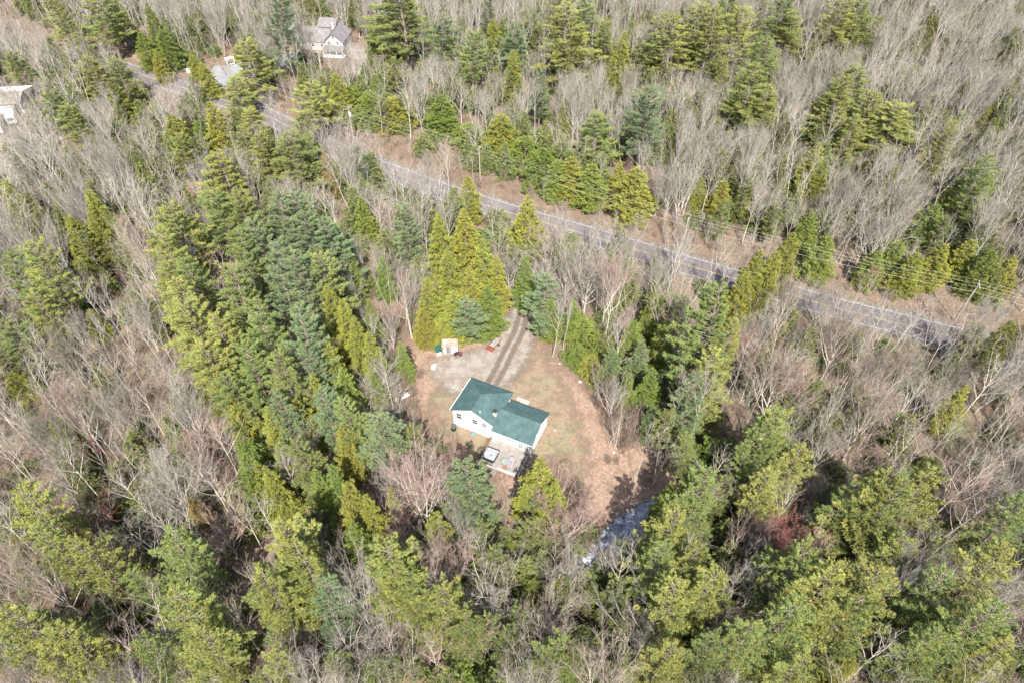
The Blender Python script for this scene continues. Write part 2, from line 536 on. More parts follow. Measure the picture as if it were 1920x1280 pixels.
def rag_sheet(name, mat, poly, z, step=1.0, soft=2.5):
    """irregular flat patch: grid clipped to the outline, carrying its distance to the rim as 'edge'"""
    P = np.array(poly)
    x0, y0 = P.min(0) - soft
    x1, y1 = P.max(0) + soft
    xs, ys = np.arange(x0, x1 + step, step), np.arange(y0, y1 + step, step)
    X, Y = np.meshgrid(xs, ys)
    pts = np.stack([X.ravel(), Y.ravel()], 1)
    A, B = P, np.roll(P, -1, 0)
    d = np.full(len(pts), 1e9)
    for a, b2 in zip(A, B):
        ab = b2 - a
        t = np.clip(((pts - a) @ ab) / (ab @ ab + 1e-9), 0, 1)
        d = np.minimum(d, np.linalg.norm(pts - (a + t[:, None] * ab), axis=1))
    ins = np.array([inside(poly, p[0], p[1]) for p in pts])
    sd = np.where(ins, d, -d)
    e = np.clip(0.5 + sd / soft * 0.5, 0, 1)
    nx, ny = len(xs), len(ys)
    i = (np.arange(nx - 1)[None, :] + (np.arange(ny - 1) * nx)[:, None]).ravel()
    F = np.stack([i, i + 1, i + nx + 1, i + nx], axis=1)
    F = F[e[F].max(axis=1) > 0.0]
    used = np.unique(F)
    remap = np.zeros(len(pts), int); remap[used] = np.arange(len(used))
    g = Geo()
    g.add(np.concatenate([pts[used], np.full((len(used), 1), z)], 1), remap[F])
    o = g.obj(name, mat)
    at_ = o.data.attributes.new("edge", 'FLOAT', 'POINT')
    at_.data.foreach_set("value", e[used].astype(np.float32))
    return tag(o, kind="structure")

def gpoly(pts):
    return [tuple(at(*p)[:2]) for p in pts]

CLEAR = gpoly([(752, 640), (800, 628), (870, 640), (915, 628), (935, 590), (962, 566), (985, 566), (1000, 612), (1045, 645), (1070, 688),
               (1090, 712), (1115, 750), (1130, 800), (1150, 850), (1285, 862), (1298, 915), (1250, 965), (1150, 975), (1092, 985), (1062, 930),
               (1040, 880), (985, 900), (960, 985), (930, 985), (925, 905), (862, 868), (800, 822), (768, 790), (750, 720)])
russet = rag_sheet("leaf_strewn_ground", M['russet'], gpoly([(745, 625), (930, 590), (960, 560), (990, 560), (1000, 600), (1070, 680), (1190, 760), (1310, 850),
         (1310, 930), (1240, 985), (1100, 1010), (1040, 960), (960, 1010), (920, 1000), (900, 900), (790, 830), (745, 760)]), 0.004, 1.0, 5.0)
lawn = rag_sheet("lawn", M['lawn'], gpoly([(800, 716), (850, 705), (950, 690), (1000, 640), (1035, 652), (1060, 690), (1095, 750), (1122, 830), (1125, 890), (1100, 930), (1065, 925),
         (1050, 880), (1020, 900), (960, 900), (880, 870), (800, 815), (780, 775), (790, 735)]), 0.008, 0.8, 4.0)
gravel = rag_sheet("driveway", M['gravel'], gpoly([(818, 676), (880, 662), (912, 656), (925, 632), (945, 600), (968, 590), (985, 592), (998, 640), (975, 690), (950, 722), (905, 735), (850, 735), (815, 705)]), 0.012, 0.6, 2.5)
drive2 = rag_sheet("driveway", M['gravel'], gpoly([(962, 604), (960, 566), (978, 520), (1000, 470), (1020, 440), (1045, 440), (1035, 500), (1010, 560), (997, 610)]), 0.0125, 0.8, 1.8)

def strip(name, mat, pts, w, z, kind="structure", smooth=None, parent=None, off=0.0, edge=False):
    """ribbon of width w along world xy points"""
    P = np.array(pts, float)
    T = np.gradient(P, axis=0)
    T /= np.linalg.norm(T, axis=1, keepdims=True)
    Nn = np.stack([-T[:, 1], T[:, 0]], 1)
    C = P + Nn * off
    if edge:
        rows = [C + Nn * (w / 2 * k) for k in (1, 0.5, 0, -0.5, -1)]
    else:
        rows = [C + Nn * w / 2, C - Nn * w / 2]
    g = Geo()
    n = len(P)
    V = np.concatenate([np.concatenate([r, np.full((n, 1), z)], 1) for r in rows])
    F = []
    for k in range(len(rows) - 1):
        for i in range(n - 1):
            F.append([k * n + i, (k + 1) * n + i, (k + 1) * n + i + 1, k * n + i + 1])
    g.add(V, F)
    o = g.obj(name, mat, parent)
    if edge:
        e = np.concatenate([np.full(n, v, np.float32) for v in (0.2, 0.6, 0.75, 0.6, 0.2)])
        a = o.data.attributes.new("edge", 'FLOAT', 'POINT')
        a.data.foreach_set("value", e)
    if kind: tag(o, kind=kind)
    return o

def smooth_line(pts, n=8):
    P = [np.array(p, float) for p in pts]
    P = [2 * P[0] - P[1]] + P + [2 * P[-1] - P[-2]]
    out = []
    for i in range(1, len(P) - 2):
        for k in range(n):
            t = k / n
            out.append(0.5 * (2 * P[i] + (P[i + 1] - P[i - 1]) * t + (2 * P[i - 1] - 5 * P[i] + 4 * P[i + 1] - P[i + 2]) * t * t + (-P[i - 1] + 3 * P[i] - 3 * P[i + 1] + P[i + 2]) * t ** 3))
    out.append(P[-2])
    return np.array(out)

road_px = [(120, 96), (200, 118), (304, 153), (475, 207), (640, 286), (800, 348), (939, 394), (1120, 446), (1311, 504), (1450, 543), (1556, 574), (1708, 612), (1855, 648), (2000, 684), (2200, 730)]
road_c = smooth_line([at(*p)[:2] for p in road_px])
rut_a = smooth_line([at(*p)[:2] for p in [(1012, 470), (998, 520), (984, 575), (973, 620), (955, 655), (938, 690), (922, 720)]])
for s in (-0.85, 0.85):
    strip("wheel_ruts", M['ruts'], rut_a, 1.5, 0.0165, off=s, edge=True)
verge = strip("verge", M['russet'], road_c, 24, 0.0025, off=5.5, edge=True)
shoulder = strip("verge", M['gravel'], road_c, 11.5, 0.0065, edge=True)
road = strip("road", M['asphalt'], road_c, 6.7, 0.0105)
for s in (-3.1, 3.1):
    strip("road_markings", M['white_line'], road_c, 0.14, 0.0145, off=s)
for s in (-0.11, 0.11):
    strip("road_markings", M['yellow_line'], road_c, 0.12, 0.0145, off=s)
drive_far = rag_sheet("driveway", M['asphalt_far'], gpoly([(388, 152), (400, 130), (440, 122), (500, 112), (540, 100), (560, 108), (500, 128), (455, 142), (425, 152), (405, 166)]), 0.0125, 2.0, 0.4)
yard_far = rag_sheet("yard", M['gravel'], gpoly([(-60, 235), (10, 228), (45, 238), (62, 262), (48, 300), (30, 335), (-60, 350)]), 0.009, 2.0, 6.0)
yard_house = rag_sheet("yard", M['russet'], gpoly([(370, 95), (420, 85), (520, 75), (590, 40), (720, 28), (760, 60), (740, 120), (690, 135), (600, 125), (500, 130), (400, 130)]), 0.0085, 2.0, 6.0)
yard_sand = rag_sheet("yard", M['gravel'], gpoly([(640, 95), (665, 80), (690, 95), (700, 140), (690, 160), (660, 140)]), 0.0135, 1.5, 6.0)
yard_red = rag_sheet("yard", M['russet'], gpoly([(215, 95), (280, 85), (330, 110), (340, 140), (270, 125), (225, 118)]), 0.0085, 2.0, 5.0)
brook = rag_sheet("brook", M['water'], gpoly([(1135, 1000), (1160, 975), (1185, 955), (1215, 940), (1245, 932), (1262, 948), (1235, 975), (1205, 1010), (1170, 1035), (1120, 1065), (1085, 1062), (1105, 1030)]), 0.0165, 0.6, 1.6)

# ------------------------------------------------------------------ the main house (local frame: u along the front, v away from the camera)
HA = math.radians(-24.8)
eu, ev = np.array([math.cos(HA), math.sin(HA)]), np.array([-math.sin(HA), math.cos(HA)])
HO = np.array([-10.95, 74.0])

def loc_of(p):
    """world xy -> house local uv"""
    d = np.array(p[:2]) - HO
    return float(d @ eu), float(d @ ev)

house = thing("house", "white house with dark green shingle roof and an attached lower wing in the clearing", "house", (HO[0], HO[1], 0), HA)
W, D = 8.55, 8.2
o = 0.35
ez, rz_ = 4.6, 6.8
g = Geo()      # walls of the main block (pentagon front, hip back)
x0, x1, y0, y1 = o, W - o, o, D - o
ewz = ez + 0.05
g.poly([(x0, y0, 0.5), (x1, y0, 0.5), (x1, y0, ewz), (W / 2, y0, rz_ - 0.14), (x0, y0, ewz)])
g.poly([(x1, y0, 0.5), (x1, y1, 0.5), (x1, y1, ewz), (x1, y0, ewz)])
g.poly([(x1, y1, 0.5), (x0, y1, 0.5), (x0, y1, ewz), (x1, y1, ewz)])
g.poly([(x0, y1, 0.5), (x0, y0, 0.5), (x0, y0, ewz), (x0, y1, ewz)])
g.obj("wall", M['white_siding'], house)
g = Geo()
g.box((W / 2, D / 2, 0.25), (W - 2 * o - 0.06, D - 2 * o - 0.06, 0.498))
g.obj("foundation", M['grey_wall'], house)

def slab(g, pts, th=0.14, mat=0):
    P = np.array(pts, float)
    n = len(P)
    V = np.concatenate([P, P - [0, 0, th]])
    g.poly(V[:n], mat)
    g.poly(V[n:][::-1], mat)
    for i in range(n):
        j = (i + 1) % n
        g.poly([V[i], V[i + n], V[j + n], V[j]], mat)

g = Geo()
hy = D - W / 2
r1, r2 = (W / 2, 0, rz_), (W / 2, hy, rz_)
slab(g, [(0, 0, ez), r1, r2, (0, D, ez)])
slab(g, [r1, (W, 0, ez), (W, D, ez), r2])
slab(g, [r2, (W, D, ez), (0, D, ez)])
roof = g.obj("roof", M['roof_green'], house)
g = Geo()
g.tubes([r1, r2, r2], [r2, (W, D, ez), (0, D, ez)], 0.07, 0.07, 6)
g.obj("ridge_cap", M['roof_green'], roof)
g = Geo()     # fascia / gutters
g.box((W / 2, D + 0.06, ez - 0.05), (W, 0.12, 0.16))
g.obj("gutter", M['dark_trim'], roof)
g = Geo()
g.box((-0.04, D / 2, ez - 0.06), (0.08, D, 0.12))
g.obj("fascia", M['white'], roof)
# chimney and vent
g = Geo()
cu, cv = 7.85, 2.15
zc = rz_ - (cu - W / 2) * (rz_ - ez) / (W / 2)
g.bbox((cu, cv, zc + 0.25), (0.62, 0.62, 1.5), 0.02)
ch = g.obj("chimney", M['masonry'], roof)
g = Geo()
g.box((cu, cv, zc + 1.04), (0.74, 0.74, 0.09)); g.cyl((cu, cv), 0.14, zc + 1.08, zc + 1.3, 10)
g.obj("chimney_cap", M['dark_trim'], roof)
g = Geo()
vu, vv = 5.65, 0.7
g.cyl((vu, vv), 0.07, ez + 1.2, rz_ - (vu - W / 2) * (rz_ - ez) / (W / 2) + 0.42, 8)
g.obj("vent_pipe", M['white'], roof)

def window(parent, c, w, h, axis, sign, rows=2, cols=1, frame=M['white'], name="window"):
    """c = centre on the wall plane; axis 'u' = wall runs along u; sign = outward direction"""
    g = Geo()
    t = 0.05
    def put(g, du, z, su, sz, depth):
        off = sign * depth / 2
        if axis == 'u': g.box((c[0] + du, c[1] + off, c[2] + z), (su, depth, sz))
        else: g.box((c[0] + off, c[1] + du, c[2] + z), (depth, su, sz))
    put(g, 0, 0, w, h, 0.03)
    win = g.obj(name, M['glass'], parent)
    f = Geo()
    put(f, 0, h / 2 + t, w + 4 * t, 2 * t, 0.07); put(f, 0, -h / 2 - t, w + 4 * t, 2 * t, 0.09)
    put(f, -w / 2 - t, 0, 2 * t, h, 0.07); put(f, w / 2 + t, 0, 2 * t, h, 0.07)
    for r in range(1, rows): put(f, 0, -h / 2 + h * r / rows, w, 0.06, 0.05)
    for k in range(1, cols): put(f, -w / 2 + w * k / cols, 0, 0.04, h, 0.045)
    f.obj("frame", frame, win)
    return win

for (u, z, w, h) in ((1.55, 3.3, 1.0, 1.5), (4.75, 3.4, 1.1, 1.25), (6.6, 3.4, 0.9, 1.0)):
    window(house, (u, y0, z), w, h, 'u', -1)
window(house, (x0, 2.5, 3.3), 0.9, 1.2, 'v', -1)
window(house, (x0, 5.8, 3.3), 0.9, 1.2, 'v', -1)

# wing
a0, a1, b0, b1, wz, wr = 8.2, 15.95, -0.3, 7.45, 3.45, 5.2
bm_ = (b0 + b1) / 2
g = Geo()
wx0, wx1, wy0, wy1 = 8.205, a1 - 0.3, b0 + 0.35, b1 - 0.35
g.poly([(wx0, wy0, 0.4), (wx1, wy0, 0.4), (wx1, wy0, wz + 0.06), (wx0, wy0, wz + 0.06)])
g.poly([(wx1, wy0, 0.4), (wx1, wy1, 0.4), (wx1, wy1, wz + 0.06), (wx1, bm_, wr - 0.13), (wx1, wy0, wz + 0.06)])
g.poly([(wx1, wy1, 0.4), (wx0, wy1, 0.4), (wx0, wy1, wz + 0.06), (wx1, wy1, wz + 0.06)])
g.obj("wing_wall", M['white_siding'], house)
g = Geo()
g.box(((wx0 + wx1) / 2, (wy0 + wy1) / 2, 0.2), (wx1 - wx0 - 0.06, wy1 - wy0 - 0.06, 0.398))
g.obj("foundation", M['grey_wall'], house)
g = Geo()
slab(g, [(a0, b0, wz), (a1, b0, wz), (a1, bm_, wr), (a0, bm_, wr)])
slab(g, [(a0, bm_, wr), (a1, bm_, wr), (a1, b1, wz), (a0 + 0.35, b1, wz)])
wroof = g.obj("wing_roof", M['roof_green'], house)
g = Geo()
g.box(((a0 + a1) / 2, b1 + 0.06, wz - 0.05), (a1 - a0, 0.12, 0.16))
g.obj("gutter", M['dark_trim'], wroof)
g = Geo()
g.box(((a0 + a1) / 2, b0 - 0.05, wz - 0.07), (a1 - a0, 0.08, 0.12))
g.obj("fascia", M['white'], wroof)
window(house, (9.8, wy0, 2.65), 0.6, 0.35, 'u', -1, 1)
window(house, (11.9, wy0, 2.3), 2.5, 0.42, 'u', -1, 1, 4)
for u in (13.75, 14.75):
    dr = window(house, (u, wy0, 2.02), 0.72, 1.75, 'u', -1, 4, 2, name="patio_door")
window(house, (wx1, 2.6, 2.5), 0.6, 0.7, 'v', 1)
g = Geo(); g.box((15.35, wy0 - 0.06, 2.75), (0.14, 0.12, 0.24))
g.obj("wall_lamp", M['dark_trim'], house)
for b_ in (((2.6, y0 - 0.03, 0.85), (1.6, 0.05, 0.10)), ((6.2, y0 - 0.03, 0.75), (1.9, 0.05, 0.08))):
    g = Geo(); g.box(*b_); g.obj("wall_pipe", M['grey_metal'], house)

def hthing(name, label, cat, u, v, z=0.0, rz=0.0, group=None):
    p = HO + eu * u + ev * v
    return thing(name, label, cat, (p[0], p[1], z), HA + rz, group)

# deck
du0, du1, dv0, dv1, dz = 8.15, 15.0, -5.3, 0.045, 0.98
deck = hthing("deck", "raised weathered wooden deck against the front of the green-roofed wing", "deck", du0, dv0)
lw, lh = du1 - du0, dv1 - dv0
g = Geo(); g.box((lw / 2, lh / 2, dz - 0.03), (lw, lh, 0.06)); g.obj("floor", M['deck'], deck)
g = Geo(); g.box((lw / 2, 0.03, dz - 0.2), (lw, 0.06, 0.28)); g.box((0.03, lh / 2 + 0.03, dz - 0.2), (0.06, lh - 0.07, 0.28)); g.box((lw - 0.03, lh / 2 + 0.03, dz - 0.2), (0.06, lh - 0.07, 0.28))
g.obj("skirt", M['dirty_white'], deck)
for (px_, py_) in ((0.1, 0.1), (lw - 0.1, 0.1), (lw / 2, 0.1), (0.1, lh / 2), (lw - 0.1, lh / 2)):
    g = Geo(); g.box((px_, py_, (dz - 0.34) / 2), (0.14, 0.14, dz - 0.34)); g.obj("post", M['brown_wood'], deck)
def rail(g, p, q, z0, h, n, t=0.05):
    p, q = np.array(p, float), np.array(q, float)
    for zz in (z0 + 0.12, z0 + h):
        g.tubes([(p[0], p[1], zz)], [(q[0], q[1], zz)], t * 0.8, t * 0.8, 4)
    for k in range(n + 1):
        c = p + (q - p) * k / n
        g.tubes([(c[0], c[1], z0)], [(c[0], c[1], z0 + h)], t * (0.9 if k % 6 == 0 else 0.4), t * (0.9 if k % 6 == 0 else 0.4), 4)
g = Geo(); rail(g, (0.05, lh - 0.2), (0.05, 2.7), dz, 0.95, 12); g.obj("railing", M['brown_wood'], deck)["label"] = "brown side railing"
g = Geo(); rail(g, (0.05, 0.06), (2.6, 0.06), dz, 0.95, 18); rail(g, (0.05, 0.06), (0.05, 2.6), dz, 0.95, 18); g.obj("railing", M['black'], deck)["label"] = "black corner railing"
g = Geo(); rail(g, (3.6, 0.06), (lw - 0.05, 0.06), dz, 0.32, 14); g.obj("railing", M['dirty_white'], deck)["label"] = "low whitish front railing"
g = Geo()
for k in range(4):
    g.box((3.1, -0.15 - 0.28 * k, dz - 0.2 - 0.22 * k), (1.0, 0.3, 0.06))
g.obj("steps", M['deck'], deck)

t = hthing("hot_tub", "square hot tub with a pale grey vinyl cover on the deck", "hot tub", 9.7, -3.6, dz + 0.003)
g = Geo(); g.bbox((0, 0, 0.4), (2.15, 2.15, 0.8), 0.12); g.obj("cabinet", M['dark_trim'], t)
g = Geo(); g.bbox((-0.52, 0, 0.86), (1.06, 2.12, 0.12), 0.05); g.bbox((0.55, 0, 0.86), (1.06, 2.12, 0.12), 0.05); cv_ = g.obj("cover", M['spa'], t)
g = Geo(); g.box((0.25, -0.25, 0.94), (0.3, 0.16, 0.04)); g.obj("strap", M['dark_trim'], cv_)
g = Geo(); g.tubes([(-1.15, 1.15, 0.9)], [(1.15, 1.15, 0.9)], 0.05, 0.05, 6); g.tubes([(-1.15, 1.15, 0.2), (1.15, 1.15, 0.2)], [(-1.15, 1.15, 0.9), (1.15, 1.15, 0.9)], 0.03, 0.03, 6)
g.obj("cover_lifter", M['black'], t)
t = hthing("patio_table", "low patio table with a sage grey top on the deck", "table", 12.45, -3.75, dz + 0.003, 0.12)
g = Geo(); g.bbox((0, 0, 0.62), (1.1, 1.1, 0.05), 0.02); g.obj("table_top", M['sage'], t)
for sx in (-1, 1):
    for sy in (-1, 1):
        g = Geo(); g.box((sx * 0.48, sy * 0.48, 0.3), (0.05, 0.05, 0.6)); g.obj("leg", M['dark_trim'], t)
t = hthing("deck_chair", "reclined deck chair with a mauve cushion beside the sage table", "chair", 13.4, -3.5, dz + 0.003, 0.12)
g = Geo(); g.bbox((0, -0.2, 0.4), (0.62, 1.2, 0.09), 0.03); g.obj("seat", M['mauve'], t)
g = Geo(); g.box((0, 0, 0), (0.6, 0.75, 0.08), M=Matrix.Translation((0, 0.68, 0.62)) @ Matrix.Rotation(0.7, 4, 'X')); g.obj("backrest", M['mauve'], t)
g = Geo(); g.tubes([(-0.36, -0.8, 0.36), (0.36, -0.8, 0.36)], [(-0.36, 0.9, 0.4), (0.36, 0.9, 0.4)], 0.03, 0.03, 5); g.obj("frame", M['dirty_white'], t)
for sx in (-1, 1):
    for sy in (-0.7, 0.5):
        g = Geo(); g.tubes([(sx * 0.36, sy, 0)], [(sx * 0.36, sy, 0.37)], 0.025, 0.025, 5); g.obj("leg", M['dirty_white'], t)
t = hthing("flower_pot", "orange clay flower pot at the front edge of the deck", "pot", 13.0, -4.85, dz + 0.003)
g = Geo(); g.cyl((0, 0), 0.24, 0, 0.4, 14, r1=0.32); g.obj("pot", M['orange'], t)
g = Geo(); g.cyl((0, 0), 0.35, 0.4, 0.46, 14); g.obj("rim", M['orange'], t)
t = hthing("folding_chair", "white folding chair by the house wall at the deck's back corner", "chair", 8.95, -0.75, dz + 0.003, 0.4)
g = Geo(); g.bbox((0, 0, 0.44), (0.48, 0.46, 0.04), 0.015); g.obj("seat", M['white'], t)
g = Geo(); g.bbox((0, 0.24, 0.7), (0.46, 0.04, 0.4), 0.015); g.obj("backrest", M['white'], t)
for sx in (-1, 1):
    for sy in (-1, 1):
        g = Geo(); g.tubes([(sx * 0.22, sy * 0.2, 0)], [(sx * 0.22, sy * 0.2, 0.44)], 0.018, 0.018, 5); g.obj("leg", M['dark_trim'], t)
t = hthing("trellis", "low grey lattice fence panel below the wing's right corner", "trellis", 15.35, -5.0)
g = Geo()
for k in range(7):
    g.box((0.0, 0.3 + k * 0.75, 0.7), (0.05, 0.07, 1.4))
for k in range(5):
    g.box((0.045, 2.55, 0.2 + k * 0.28), (0.03, 4.8, 0.05))
g.obj("lattice", M['grey_wall'], t)

# rain barrel, hose reel, slab and boxes
t = hthing("water_barrel", "round black water barrel at the left corner of the white gable wall", "barrel", 0.8, -0.62)
g = Geo(); g.cyl((0, 0), 0.48, 0, 0.95, 20, r1=0.52); g.obj("body", M['black'], t)
g = Geo(); g.cyl((0, 0), 0.54, 0.95, 1.0, 20); g.cyl((0, 0), 0.3, 1.0, 1.05, 16); g.obj("lid", M['slate2'], t)
t = hthing("hose_reel", "teal garden hose reel at the foot of the white gable wall", "hose reel", 4.55, -0.25)
g = Geo()
for k in range(9):
    th = np.linspace(0, 2 * math.pi, 17)
    c = np.stack([np.full(17, -0.2 + k * 0.05), 0.26 * np.cos(th), 0.4 + 0.26 * np.sin(th)], 1)
    g.tubes(c[:-1], c[1:], 0.022, 0.022, 5)
g.obj("hose", M['teal'], t)
g = Geo(); g.tubes([(-0.27, -0.25, 0), (0.27, -0.25, 0), (-0.27, 0.25, 0), (0.27, 0.25, 0)], [(-0.27, 0, 0.5), (0.27, 0, 0.5), (-0.27, 0, 0.5), (0.27, 0, 0.5)], 0.025, 0.025, 5); g.tubes([(-0.27, 0, 0.48)], [(0.27, 0, 0.48)], 0.02, 0.02, 5)
g.obj("stand", M['teal'], t)
t = hthing("bicycle_rack", "thin looped grey metal rack leaning on the white gable wall", "rack", 5.0, -0.05)
g = Geo()
for cx_ in (0.0, 0.5):
    th = np.linspace(0, 2 * math.pi, 21)
    c = np.stack([cx_ + 0.33 * np.cos(th), np.full(21, 0.15), 0.7 + 0.42 * np.sin(th)], 1)
    g.tubes(c[:-1], c[1:], 0.022, 0.022, 5)
g.obj("loops", M['grey_metal'], t)
t = hthing("patio_slab", "pale concrete slab behind the join of house and wing", "slab", 9.4, 9.9)
g = Geo(); g.bbox((0, 0, 0.06), (2.6, 2.2, 0.12), 0.03); g.obj("slab", M['concrete'], t)
t = hthing("storage_box", "small reddish brown storage box on the pale concrete slab", "box", 8.7, 9.6, 0.123)
g = Geo(); g.bbox((0, 0, 0.25), (0.9, 0.5, 0.5), 0.03); g.obj("body", M['brown_wood'], t)
g = Geo(); g.bbox((0, 0, 0.53), (0.95, 0.56, 0.05), 0.02); g.obj("lid", M['brown_wood'], t)

# ------------------------------------------------------------------ shed and yard things
sp = at(845, 663)
shed = thing("shed", "small white shed with a faded tan roof at the edge of the trees", "shed", (sp[0], sp[1] + 1.2, 0), math.radians(2))
g = Geo()
sw, sd, sh, sr = 2.75, 2.2, 2.1, 2.95
g.poly([(-sw/2, -sd/2, 0), (sw/2, -sd/2, 0), (sw/2, -sd/2, sh), (-sw/2, -sd/2, sh)])
g.poly([(sw/2, sd/2, 0), (-sw/2, sd/2, 0), (-sw/2, sd/2, sh), (sw/2, sd/2, sh)])
g.poly([(sw/2, -sd/2, 0), (sw/2, sd/2, 0), (sw/2, sd/2, sh), (sw/2, 0, sr), (sw/2, -sd/2, sh)])
g.poly([(-sw/2, sd/2, 0), (-sw/2, -sd/2, 0), (-sw/2, -sd/2, sh), (-sw/2, 0, sr), (-sw/2, sd/2, sh)])
g.obj("wall", M['white'], shed)
g = Geo()
q = 0.18
slab(g, [(-sw/2-q, -sd/2-q, sh-0.05), (sw/2+q, -sd/2-q, sh-0.05), (sw/2+q, 0, sr+0.06), (-sw/2-q, 0, sr+0.06)], 0.07)
slab(g, [(-sw/2-q, 0, sr+0.06), (sw/2+q, 0, sr+0.06), (sw/2+q, sd/2+q, sh-0.05), (-sw/2-q, sd/2+q, sh-0.05)], 0.07)
g.obj("roof", M['roof_tan'], shed)
g = Geo(); g.box((-0.55, -sd/2 - 0.01, 0.95), (0.68, 0.04, 1.75)); dd = g.obj("door", M['slate'], shed)
g = Geo(); g.box((-0.32, -sd/2 - 0.045, 0.95), (0.05, 0.03, 0.2)); g.obj("handle", M['dark_trim'], dd)
g = Geo(); g.box((0.0, -sd/2 - 0.015, 0.95), (0.36, 0.05, 1.7)); g.obj("door", M['mauve'], shed)["label"] = "mauve door leaf"
w_ = Geo(); w_.box((0.75, -sd/2 - 0.012, 1.45), (0.3, 0.03, 0.32)); w_ = w_.obj("window", M['glass'], shed)
for sx in (-1, 1):
    g = Geo(); g.box((0.75 + sx * 0.27, -sd/2 - 0.015, 1.45), (0.14, 0.04, 0.4)); g.obj("shutter", M['dirty_white'], w_)

p = at(822, 664)
t = thing("bin_store", "low white bin store with a dark green sloping lid left of the shed", "bin store", (p[0], p[1] + 0.5, 0), math.radians(14))
g = Geo(); g.box((0, 0, 0.5), (0.95, 1.7, 1.0)); g.obj("body", M['dirty_white'], t)
g = Geo(); slab(g, [(-0.6, -0.98, 1.0), (0.55, -0.98, 1.25), (0.55, 0.98, 1.25), (-0.6, 0.98, 1.0)], 0.07); g.obj("lid", M['dark_green'], t)
p = at(860, 664)
t = thing("riding_mower", "small maroon and black riding mower by the shed's right corner", "mower", (p[0], p[1], 0), math.radians(-10))
g = Geo(); g.bbox((0.35, 0, 0.5), (0.65, 0.5, 0.35), 0.08); g.obj("hood", M['maroon'], t)
g = Geo(); g.bbox((-0.2, 0, 0.3), (1.5, 0.6, 0.16), 0.04); g.obj("chassis", M['black'], t)
g = Geo(); g.bbox((-0.35, 0, 0.55), (0.4, 0.42, 0.1), 0.04); g.bbox((-0.55, 0, 0.72), (0.09, 0.42, 0.34), 0.03); g.obj("seat", M['black'], t)
g = Geo()
th = np.linspace(0, 2 * math.pi, 13); c = np.stack([0.0 + 0.06 * np.cos(th), 0.17 * np.sin(th), 0.85 + 0.14 * np.cos(th)], 1); g.tubes(c[:-1], c[1:], 0.02, 0.02, 5); g.tubes([(0.15, 0, 0.6)], [(0.02, 0, 0.85)], 0.02, 0.02, 5)
g.obj("steering_wheel", M['black'], t)
for (wx_, wy_, r_) in ((0.5, 0.38, 0.2), (0.5, -0.38, 0.2), (-0.55, 0.42, 0.28), (-0.55, -0.42, 0.28)):
    g = Geo(); g.wheel((wx_, wy_, r_), r_, 0.2, math.pi / 2); g.obj("wheel", M['black'], t)
p = at(813, 690)
t = thing("plastic_tote", "white square plastic tub with a round basin on the russet leaves", "tub", (p[0], p[1], 0), math.radians(-22))
g = Geo(); g.bbox((0, 0, 0.28), (0.85, 0.8, 0.5), 0.06); g.obj("body", M['dirty_white'], t)
g = Geo(); g.cyl((0, -0.02), 0.36, 0.56, 0.66, 18, r1=0.4); g.obj("basin", M['dirty_white'], t)
g = Geo(); g.bbox((0.15, 0.42, 0.72), (0.6, 0.12, 0.3), 0.03); g.obj("splashback", M['white'], t)

p = at(929, 645)
ang = math.radians(57)
t = thing("utility_trailer", "flat utility trailer with a grey bed and red side rails beside the drive", "trailer", (p[0], p[1], 0), ang)
t.scale = (0.85, 0.85, 0.85)
g = Geo(); g.box((0, 0, 0.55), (3.0, 1.5, 0.1)); g.obj("bed", M['tarp_grey'], t)
g = Geo()
for s in (-1, 1):
    for zz in (0.72, 0.9): g.box((0, s * 0.8, zz), (3.1, 0.06, 0.1))
    for k in range(5): g.box((-1.45 + k * 0.725, s * 0.84, 0.72), (0.07, 0.05, 0.5))
g.obj("side_rail", M['red_wood'], t)
g = Geo()
for k in range(8): g.box((-1.62 - 0.15 * k, 0.15, 0.5 - 0.045 * k), (0.1, 2.1, 0.05))
for s in (-0.85, 0.15, 1.15): g.box((-2.15, s, 0.30), (1.25, 0.07, 0.05), M=Matrix.Translation((0, 0, 0)))
g.obj("ramp", M['red_wood'], t)
g = Geo(); g.tubes([(1.5, -0.6, 0.5), (1.5, 0.6, 0.5)], [(2.5, 0, 0.45), (2.5, 0, 0.45)], 0.05, 0.05, 6); g.obj("drawbar", M['brown_wood'], t)
for s in (-1, 1):
    g = Geo(); g.wheel((-0.1, s * 0.98, 0.33), 0.33, 0.2, math.pi / 2); g.obj("wheel", M['black'], t)
p = at(938, 624)
t = thing("loose_tyre", "black tyre lying at the front of the utility trailer", "tyre", (p[0] + 0.1, p[1] + 0.5, 0))
g = Geo()
th = np.linspace(0, 2 * math.pi, 19)
c = np.stack([0.42 * np.cos(th), 0.42 * np.sin(th), np.full(19, 0.19)], 1); g.tubes(c[:-1], c[1:], 0.18, 0.18, 8)
g.obj("tread", M['black'], t)
g = Geo(); g.cyl((0, 0), 0.22, 0.05, 0.12, 14); g.obj("rim", M['grey_metal'], t)

